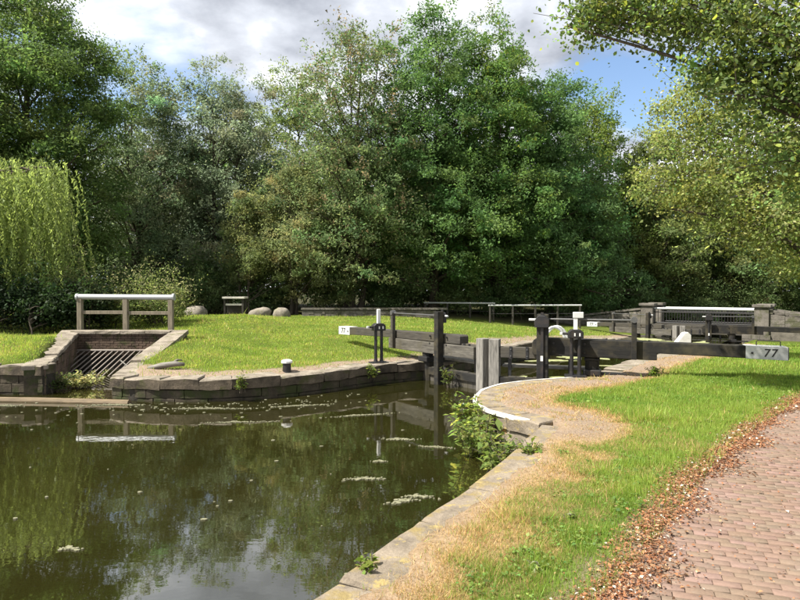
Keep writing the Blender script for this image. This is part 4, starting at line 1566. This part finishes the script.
# weeping willow
def willow(label, x, y, seed):
    r_ = np.random.default_rng(seed)
    zb = land1(x, y)
    root = thing('willow_tree', label, 'tree', (x, y, zb), 0, None)
    ns = 820
    P, A, C_, S = [], [], [], []
    paths = [(np.array([(0, 0, -.3), (.1, 0, 1.5), (-.1, .1, 3.2), (.1, 0, 4.6)]), np.array([.35, .27, .22, .16]), 9)]
    heads = []
    for k in range(16):
        a_ = k * 2.4
        rr = r_.uniform(1.6, 3.4)
        top = np.array([rr * math.cos(a_), rr * .85 * math.sin(a_), 6.7 - .28 * rr ** 1.35 + r_.uniform(-.5, .4)])
        u = np.linspace(0, 1, 7)[:, None]
        s0 = np.array([0, 0, 3.6 + r_.uniform(-.6, .8)])
        p = s0 + (top - s0) * u + np.array([0, 0, 1]) * np.sin(u * math.pi) * .7
        paths.append((p, .085 * (1 - .8 * u[:, 0]) + .012, 6))
        heads.append((p[3:], top))
    for k in range(ns):
        p, top = heads[r_.integers(0, len(heads))]
        st_ = p[r_.integers(0, len(p))] + r_.normal(size=3) * np.array([.5, .5, .22])
        ln = r_.uniform(1.4, 4.4)
        ln = min(ln, st_[2] - .75)
        if ln < .4:
            continue
        dr = r_.normal(size=2) * .12
        outx = st_[:2] / (np.linalg.norm(st_[:2]) + .1) * .35
        m = int(ln * 26)
        u = np.linspace(0, 1, m)
        arc = 1 - np.exp(-u * 3)
        pos = np.stack([st_[0] + outx[0] * arc + dr[0] * u * ln, st_[1] + outx[1] * arc + dr[1] * u * ln, st_[2] + .12 * np.sin(u * 3) - u * ln], 1)
        pos += r_.normal(size=(m, 3)) * np.array([.035, .035, .02])
        P.append(pos)
        sd_ = r_.normal(size=(m, 3)) * np.array([.5, .5, .15]) + np.array([0, 0, -.9])
        A.append(sd_)
        S.append(np.full(m, .15) * np.exp(r_.normal(size=m) * .2))
        c0 = np.array([.185, .24, .075]) * math.exp(r_.normal() * .22)
        C_.append(c0[None] * np.exp(r_.normal(size=(m, 1)) * .2))
        if k % 6 == 0:
            q = pos[:: max(1, m // 6)]
            paths.append((q, np.full(len(q), .006), 4))
    P, A, C_, S = np.concatenate(P), np.concatenate(A), np.concatenate(C_), np.concatenate(S)
    nr = np.cross(A, r_.normal(size=A.shape))
    v, f, c = leaves(P, nr, S, .25, C_, r_, .1, A)
    link('crown', np_mesh('crown', v, f, c, 'leaf_thin'), None, root)
    np_tubes(paths).build('trunk', 'bark', root, sm=True)
    return root


willow('bright yellow-green weeping willow hanging at the left edge', -16.1, 22.4, 5)

# overhanging trees on the right
tree('overhanging_tree', 'sunlit yellow-green tree leaning in from the right over the beam', 15.5, 18.5,
     [L(-4.3, 0, 5.6, 2.3, 2.2, 2.0), L(-6.4, .2, 6.0, 1.7, 1.6, 1.5), L(-7.4, 0, 5.3, 1.0, 1.0, .8), L(-3.6, -.8, 3.6, 1.9, 1.6, 1.1), L(-5.2, -.4, 4.0, 1.3, 1.2, .9), L(-5.0, 1, 8.0, 2.5, 2.2, 1.7), L(-2.2, 0, 5.6, 2.2, 2.2, 2.6),
      L(0, 0, 8, 3, 3, 3.5), L(-1.6, -1.0, 2.9, 1.3, 1.3, .7), L(-6.0, .8, 7.6, 1.4, 1.3, 1.0), L(-1, 2, 5, 3, 2.4, 2.8), L(2.5, 0, 7, 3, 3, 4)],
     (.165, .205, .062), 12, .3, 1150, 56, .42, .10, .7, 201, 'leaf_thin', 'trees overhanging the towpath', 140, (.26, .27, .12), .15, 1, .25, .28, up=.3, flat=.7, branches=42)
tree('overhanging_tree', 'nearest tree with large leaves hanging into top right corner', 10.2, 8.6,
     [L(-6.4, 1.8, 6.9, 1.1, .9, .42, .9), L(-5.3, 1.4, 6.6, 1.1, .9, .6, 1.4), L(-4.3, .6, 5.9, 1.2, 1.0, .75, 2), L(-5.2, 1.0, 5.5, .55, .5, .3, .5), L(-3.6, .2, 5.1, .9, .9, .8, 1.8), L(-3.3, -.4, 6.3, 1.3, 1.1, 1.0, 2.4), L(-2.9, .2, 4.4, .7, .8, .6, 1.2), L(-2.2, .2, 5.5, 1.3, 1.2, 1.4, 2.4),
      L(-1, 0, 7, 2.5, 2.5, 2.0, 4), L(1.5, 0, 7, 3, 3, 2.6, 4), L(-1.8, .6, 3.9, .8, .8, .7, 1.0), L(-4.6, .8, 4.9, .8, .8, .6, .8), L(-4.3, .6, 4.2, .6, .7, .5, .35), L(-4.0, .5, 3.6, .45, .5, .4, .2), L(-6.9, 2.0, 6.75, .9, .7, .28, .6)],
     (.10, .142, .044), 9, .26, 1000, 52, .33, .07, .72, 202, 'leaf_thin', 'trees overhanging the towpath', 70, (.2, .24, .05), .15, 1, .1, .3, up=.3, flat=.7, branches=50)


# ------------------------------------------------------------------ weeds along the edges
def weed(name, label, x, y, z, n_stem, h, spread, leaf, col, seed, lean=(0, 0), tipc=None, cat='plant', group=None, flowers=0):
    r_ = np.random.default_rng(seed)
    root = thing(name, label, cat, (x, y, z), 0, group)
    P, A, N_, S, C_ = [], [], [], [], []
    mb = MB()
    ends = []
    for s_ in range(n_stem):
        a_ = r_.uniform(0, 2 * math.pi)
        hh = h * r_.uniform(.55, 1.1)
        out = spread * r_.uniform(.2, 1)
        u = np.linspace(0, 1, 6)[:, None]
        e_ = np.array([out * math.cos(a_) + lean[0] * hh, out * math.sin(a_) + lean[1] * hh, hh])
        b_ = np.array([r_.normal() * spread * .25, r_.normal() * spread * .25, -.05])
        p = b_ + (e_ - b_) * np.concatenate([u ** 1.3, u ** 1.3, u ** .8], 1)
        mb.tube([tuple(q) for q in p], [.007, .006, .006, .005, .004, .003], 4, cap=False)
        ends.append(p[-1])
        m = int(16 + 26 * hh)
        uu = r_.uniform(.2, 1, m)
        pos = np.stack([np.interp(uu, u[:, 0], p[:, i]) for i in range(3)], 1)
        ad_ = r_.normal(size=(m, 3)) * np.array([1, 1, .35])
        ad_ /= np.linalg.norm(ad_, axis=1)[:, None]
        sz = leaf * np.exp(r_.normal(size=m) * .3) * (1.15 - .5 * uu)
        P.append(pos + ad_ * sz[:, None] * .6)
        A.append(ad_)
        N_.append(np.array([0, 0, 1]) + r_.normal(size=(m, 3)) * .45)
        S.append(sz)
        C_.append(leaf_cols(m, col, r_, .25, tipc, .2))
    P, A, N_, S, C_ = map(np.concatenate, (P, A, N_, S, C_))
    v, f, c = leaves(P, N_, S, .48, C_, r_, .25, A * 4)
    link('foliage', np_mesh('foliage', v, f, c, 'leaf_thin'), None, root)
    mb.build('stem', 'bark', root)
    if flowers:
        q = np.array(ends)[:flowers]
        k = 14
        for q1 in q:
            pos = q1 + r_.normal(size=(k, 3)) * np.array([.022, .022, .008])
            v, f, c = leaves(pos, np.array([0, 0, 1]) + r_.normal(size=pos.shape) * .3, np.full(len(pos), .035), .9, np.tile([.6, .6, .5], (len(pos), 1)), r_)
            link('flower_head', np_mesh('flower_head', v, f, c, 'litter_leaf'), None, root)
    return root


weed('waterside_plant', 'tall leafy weed with white flower heads against the wing wall', 1.22, 9.75, -.5, 15, .8, .40, .14, (.15, .20, .05), 301, (-.12, -.05), (.2, .22, .06), flowers=5)
weed('waterside_plant', 'bushy weed overhanging the water under the white edge', 1.25, 8.95, -.5, 16, .55, .46, .12, (.13, .18, .05), 302, (-.2, -.1), (.18, .2, .06))
weed('waterside_plant', 'low trailing weed in the broken edge before the wing wall', 1.25, 7.75, -.35, 18, .42, .44, .10, (.12, .165, .045), 303, (-.3, 0), (.16, .18, .05))
weed('waterside_plant', 'small bright weed at end of the near slabs', 1.62, 7.35, -.06, 8, .22, .2, .07, (.12, .16, .035), 304)
weed('waterside_plant', 'little green weed growing from the near slabs by the bottom edge', -.22, 4.22, .0, 6, .12, .1, .05, (.12, .17, .03), 305)
weed('waterside_plant', 'weed growing out of the far bank copings', -3.55, 13.36, -.25, 7, .4, .18, .08, (.11, .15, .035), 306, (0, -.2))
weed('waterside_plant', 'weed growing beside the far paddle stand', -.75, 15.65, -.3, 8, .4, .2, .09, (.13, .17, .04), 307, (0, -.2))
weed('waterside_plant', 'dark weed tuft growing at the far gate sill', 1.2, 15.4, -.5, 9, .55, .25, .09, (.07, .09, .025), 308)
weed('waterside_plant', 'green tuft under the step of the near beam', 5.75, 13.5, land1(5.75, 13.5), 14, .26, .22, .07, (.10, .16, .03), 309)
weed('waterside_plant', 'pale water weed heap in front of the sluice grating', -8.2, 15.3, -.5, 34, .38, .75, .10, (.22, .23, .09), 310, (0, -.1), (.34, .33, .16))
weed('waterside_plant', 'dark water weed in the left corner of the sluice mouth', -8.55, 14.75, -.5, 24, .42, .5, .10, (.06, .085, .025), 311, (0, -.1))
dk = [(1.50, 5.2), (1.0, 4.25), (4.6, 9.0), (5.3, 9.7)]
dn = ['beside the leaf litter, second from the bottom edge', 'nearest the bottom edge by the litter', 'where the path narrows away, left of two', 'where the path narrows away, right of two']
for i, ((x, y), d_) in enumerate(zip(dk, dn)):
    weed('dock_plant', 'broad-leaved weed ' + d_, x, y, land1(x, y), 5, .05, .10, .05, (.15, .20, .05), 320 + i, (0, 0), (.3, .32, .2), group='broad-leaved weeds in the grass')

# driftwood by the sluice
mb = MB()
mb.tube([(-.45, 0, .03), (-.15, .05, .09), (.2, .02, .14), (.42, .08, .12)], [.05, .075, .07, .04], 8)
mb.tube([(.05, .04, .1), (.2, .2, .22), (.3, .25, .2)], [.04, .03, .015], 6)
o = mb.build('driftwood', 'timber_grey_h', None, sm=True, loc=(-5.75, 14.75, land1(-5.75, 14.75)))
tag(o, 'weathered driftwood log on the bank right of the sluice', 'log')
mb = MB()
mb.tube([(-.18, .1, .22), (.05, 0, .08), (.4, -.1, -.02)], .018, 6)
mb.tube([(-.1, .12, .0), (.1, .1, .05), (.4, .0, .06)], .014, 6)
o = mb.build('dead_branch', 'timber_grey_h', None, loc=(-7.75, 16.9, -.22))
tag(o, 'pale dead branch caught against the sluice grating', 'branch')


# ------------------------------------------------------------------ grass
def blades(n, gen, wid, hgt, colf, seed, name, lean=.35):
    r_ = np.random.default_rng(seed)
    x, y = gen(r_, n)
    sdw = water_sd(x, y)
    ok = (sdw > .15 + .4 * r_.random(len(x)) ** .6) & ~(inside(PATH, x, y) & (dist_line(PATH, x, y, True) > .08))
    x, y = x[ok], y[ok]
    zr_, zg_, zb_ = zones(x, y)
    pr = r_.random(len(x))
    keep_ = (pr > zr_ * .93) & (r_.random(len(x)) > zb_ * .6)
    x, y, zg_ = x[keep_], y[keep_], zg_[keep_]
    wd_ = water_sd(x, y)
    z = np.where(wd_ < .55, np.maximum(surf(x, y, wd_), land(x, y) + .012), surf(x, y, wd_))
    n = len(x)
    pat = vnoise(x * 1.3, y * 1.3, 9) * .6 + vnoise(x * 4.3, y * 4.3, 10) * .4
    tuf = vnoise(x * 3.1, y * 3.1, 13)
    hh = hgt(x, y, zg_) * np.exp(r_.normal(size=n) * .4) * (.4 + .8 * pat + 1.3 * np.clip(tuf - .72, 0, 1) * 3)
    a_ = r_.uniform(0, 2 * math.pi, n)
    ln = hh * np.minimum(np.abs(r_.normal(size=n)), 2) * lean * (1 + 1.3 * zg_)
    ww = wid(x, y) * np.exp(r_.normal(size=n) * .25)
    b = r_.uniform(0, 2 * math.pi, n)
    v = np.empty((n, 3, 3))
    ux, uy = np.cos(b) * ww / 2, np.sin(b) * ww / 2
    v[:, 0] = np.stack([x - ux, y - uy, z - .01], 1)
    v[:, 1] = np.stack([x + ux, y + uy, z - .01], 1)
    v[:, 2] = np.stack([x + np.cos(a_) * ln * 1.2, y + np.sin(a_) * ln * 1.2, z + hh * .95], 1)
    c = colf(r_, n, zg_, pat)
    o = link(name, np_mesh(name, v.reshape(-1, 3), np.arange(n * 3).reshape(n, 3), np.repeat(c, 3, 0), 'grass_blade'))
    return o


def gcol(r_, n, dry, pat, tone):
    g0 = np.array([.128, .225, .036]) * tone * (np.array([1.1, 1.0, 1.1]) if tone > 1.07 else 1)
    g1 = np.array([.24, .315, .062]) * tone * (np.array([1.12, 1.02, 1.15]) if tone > 1.07 else 1)
    c = g0 + (g1 - g0) * np.clip(pat[:, None] * 1.3 - .15 + r_.normal(size=(n, 1)) * .2, 0, 1)
    d = np.array([.40, .29, .135])
    isd = (r_.random(n) < dry * .85 + .025)[:, None]
    c = np.where(isd, d * np.exp(r_.normal(size=(n, 1)) * .2), c)
    return np.clip(c * np.exp(r_.normal(size=(n, 1)) * .18), .005, .8)


def near_gen(r_, n):
    y = 2.6 + (13.5 - 2.6) * r_.random(n) ** 1.7
    x0 = np.maximum(-.72 * y, -1.0)
    x1 = np.minimum(.8 * y, 9.8) + .3
    return x0 + (x1 - x0) * r_.random(n), y


def mid_gen(r_, n):
    y = 9 + 23 * r_.random(n) ** 1.5
    x = r_.uniform(.12, .78, n) * y
    return x, y


def far_gen(r_, n):
    y = 13 + 22 * r_.random(n) ** 1.3
    x = -.75 * y + r_.random(n) * (.75 * y + .35 * y)
    return x, y


g = blades(620000, near_gen, lambda x, y: .0024 + .0007 * y, lambda x, y, d: .052 * (1 - .5 * d) + .0 * x, lambda r_, n, d, p: gcol(r_, n, d, p, 1.0), 401, 'grass')
tag(g, 'short grass with dry straw patches on the towpath side', 'grass', kind='stuff')
g = blades(170000, mid_gen, lambda x, y: .006 + .0008 * y, lambda x, y, d: .055 * (1 - .4 * d), lambda r_, n, d, p: gcol(r_, n, d + .3 * np.clip(p - .5, 0, 1), p, 1.06), 402, 'grass')
tag(g, 'sunny green grass under the near balance beam and beside the lock', 'grass', kind='stuff')
g = blades(330000, far_gen, lambda x, y: .006 + .0009 * y, lambda x, y, d: .048 + .0 * x, lambda r_, n, d, p: gcol(r_, n, d * .6 + .45 * np.clip(p - .5, 0, 1), p, 1.15), 403, 'grass')
tag(g, 'bright mown lawn across the canal', 'grass', kind='stuff')

# clover and small broad leaves in the near turf
r_ = np.random.default_rng(405)
x, y = near_gen(r_, 60000)
x, y = np.r_[x], np.r_[y]
zr_, zg_, zb_ = zones(x, y)
cl = vnoise(x * 1.9, y * 1.9, 17) * .65 + vnoise(x * 6, y * 6, 18) * .35
ok = (cl + r_.normal(size=len(x)) * .06 > .58) & (water_sd(x, y) > .5) & ~inside(PATH, x, y) & (zr_ < .3) & (zg_ < .7)
x, y = x[ok], y[ok]
n = len(x)
pos = np.stack([x, y, surf(x, y) + .012 + .035 * r_.random(n)], 1)
v, f, c = leaves(pos, np.array([0, 0, 1.2]) + r_.normal(size=(n, 3)) * .4, (.018 + .0012 * y) * np.exp(np.clip(r_.normal(size=n) * .35, -.7, .8)), .85, leaf_cols(n, (.125, .19, .045), r_, .3), r_, .3)
o = link('clover', np_mesh('clover', v, f, c, 'grass_blade'))
tag(o, 'patches of clover and small broad leaves in the towpath turf', 'clover', kind='stuff')

# leaf litter along the path edge and bits on the pavers
r_ = np.random.default_rng(411)
n = 32000
seg = np.array(path_l)
dl = np.r_[0, np.cumsum(np.hypot(*np.diff(seg, axis=0).T))]
u = 2.2 + (dl[9] - 2.2) * r_.random(n) ** 1.15
cx, cy = np.interp(u, dl, seg[:, 0]), np.interp(u, dl, seg[:, 1])
k_ = np.clip(np.searchsorted(dl, u) - 1, 0, len(seg) - 2)
dd = (seg[k_ + 1] - seg[k_])
dd /= np.hypot(dd[:, 0], dd[:, 1])[:, None]
ofs = r_.normal(size=n) * (.085 + .07 * np.sin(u * 2.1) ** 2) + .02 + .08 * np.sin(u * 1.3) + .04 * np.sin(u * 4.1)
x, y = cx + dd[:, 1] * ofs, cy - dd[:, 0] * ofs
m = 5200
x2 = r_.uniform(.5, 9, m)
y2 = 2.2 + 10 * r_.random(m) ** 1.3
okp = inside(PATH, x2, y2) | ((r_.random(m) < .35) & (water_sd(x2, y2) > .4))
x, y = np.r_[x, x2[okp]], np.r_[y, y2[okp]]
n = len(x)
pos = np.stack([x, y, land(x, y) + .012 + r_.random(n) * .014], 1)
cc = np.where((r_.random(n) < .74)[:, None], np.array([.25, .115, .056]), np.array([.30, .19, .105]))
cc = np.where((r_.random(n) < .22)[:, None], np.array([.12, .07, .042]), cc)
cc = np.where((r_.random(n) < .05)[:, None], np.array([.5, .46, .38]), cc) * np.exp(r_.normal(size=(n, 1)) * .25)
v, f, c = leaves(pos, np.array([0, 0, 1]) + r_.normal(size=(n, 3)) * .32, (.017 + .0012 * y) * np.exp(np.clip(r_.normal(size=n) * .4, -.9, .7)), .62, np.clip(cc, .01, .8), r_, .4)
o = link('leaf_litter', np_mesh('leaf_litter', v, f, c, 'litter_leaf'))
tag(o, 'orange-brown fallen leaves drifted along the edge of the pavers', 'leaf litter', kind='stuff')


# ------------------------------------------------------------------ scum floating on the water
def patch(cx, cy, rx, ry, rot, seed):
    q = random.Random(seed)
    m = 26
    ph = [q.uniform(0, 6.28) for _ in range(5)]
    pts = []
    for i in range(m):
        a_ = 2 * math.pi * i / m
        rr = 1 + .28 * math.sin(3 * a_ + ph[0]) + .2 * math.sin(5 * a_ + ph[1]) + .14 * math.sin(9 * a_ + ph[2]) + q.uniform(-.08, .08)
        px, py = rx * rr * math.cos(a_), ry * rr * math.sin(a_)
        pts.append((cx + px * math.cos(rot) - py * math.sin(rot), cy + px * math.sin(rot) + py * math.cos(rot)))
    return pts


def scum_obj(name, label, patches, mat, z):
    mb = MB()
    for p in patches:
        k = len(p)
        dz = random.uniform(0, .007)
        vs = [(a_, b_, z + dz) for a_, b_ in p] + [(a_, b_, z - .006) for a_, b_ in p]
        mb.add(vs, [tuple(range(k))] + [(i, i + k, (i + 1) % k + k, (i + 1) % k) for i in range(k)])
    o = mb.build(name, mat)
    return tag(o, label, 'scum', kind='stuff')


ps = [patch(-.50, 7.9, .30, .07, .1, 1), patch(.02, 7.05, .20, .07, .5, 2), patch(.22, 7.22, .22, .05, -.1, 3), patch(-.02, 10.0, .3, .06, .0, 4), patch(.55, 9.5, .35, .05, -.2, 5), patch(-.3, 8.7, .12, .04, 0, 6),
      patch(-6.2, 13.0, .7, .09, .05, 8), patch(-4.0, 12.6, .9, .07, .0, 9), patch(-2.2, 12.9, .8, .06, .25, 10), patch(-8.6, 12.9, .5, .1, 0, 11), patch(-3.1, 11.3, .6, .05, .1, 12), patch(-3.2, 5.75, .12, .035, 0, 13), patch(-.85, 11.9, .7, .05, .3, 14)]
r_ = np.random.default_rng(77)
big, ps = ps, []
for p_ in big:                       # each raft is made of many small flecks
    pa = np.array(p_)
    c_ = pa.mean(0)
    u_, s_v, vt = np.linalg.svd(pa - c_)
    ax_, rad_ = vt, s_v / math.sqrt(len(pa) / 2)
    area = rad_[0] * rad_[1]
    for k in range(int(40 + 5200 * area)):
        rr = abs(r_.normal()) * .5
        th = r_.uniform(0, 6.28)
        q = c_ + ax_[0] * rad_[0] * rr * math.cos(th) + ax_[1] * rad_[1] * rr * math.sin(th) * (1 + .5 * math.sin(3 * th))
        z_ = abs(r_.normal()) * .006 + .004
        ps.append([(q[0] + z_ * 1.6 * math.cos(t_) * r_.uniform(.6, 1.3), q[1] + z_ * math.sin(t_) * r_.uniform(.6, 1.3)) for t_ in np.linspace(0, 6.28, 7)[:-1]])
for k in range(190):
    if r_.random() < .86:
        u = r_.random()
        b_ = np.array(far_bank[3:])
        q = b_[r_.integers(0, len(b_))] + np.array([r_.normal() * .9, -.15 - abs(r_.normal()) * .9])
    else:
        yy = 5 + 8 * r_.random()
        q = np.array([r_.uniform(-.7, .1) * yy, yy])
    if water_sd(np.array([q[0]]), np.array([q[1]]))[0] < -.12:
        s_ = abs(r_.normal()) * .009 + .005
        ps.append([(q[0] + s_ * 1.8 * math.cos(t_) * (1 + .3 * r_.normal() * .5), q[1] + s_ * math.sin(t_)) for t_ in np.linspace(0, 6.28, 7)[:-1]])
scum_obj('floating_scum', 'pale scum and floating bits on the canal water', ps, 'scum', WZ + .008)
dw = []
for k in range(26):
    s_, c_ = 1.2 + 17 * r_.random(), r_.uniform(-1.9, 1.9)
    q = np.array([2.62, 15.32]) + AX * s_ + np.array([.8, -.6]) * c_
    dw.append(patch(q[0], q[1], r_.uniform(.3, .9), r_.uniform(.15, .4), r_.uniform(0, 3), 200 + k))
random.seed(5)
scum_obj('floating_duckweed', 'pale green duckweed covering the water in the lock', dw, 'duckweed', WZ + .008)
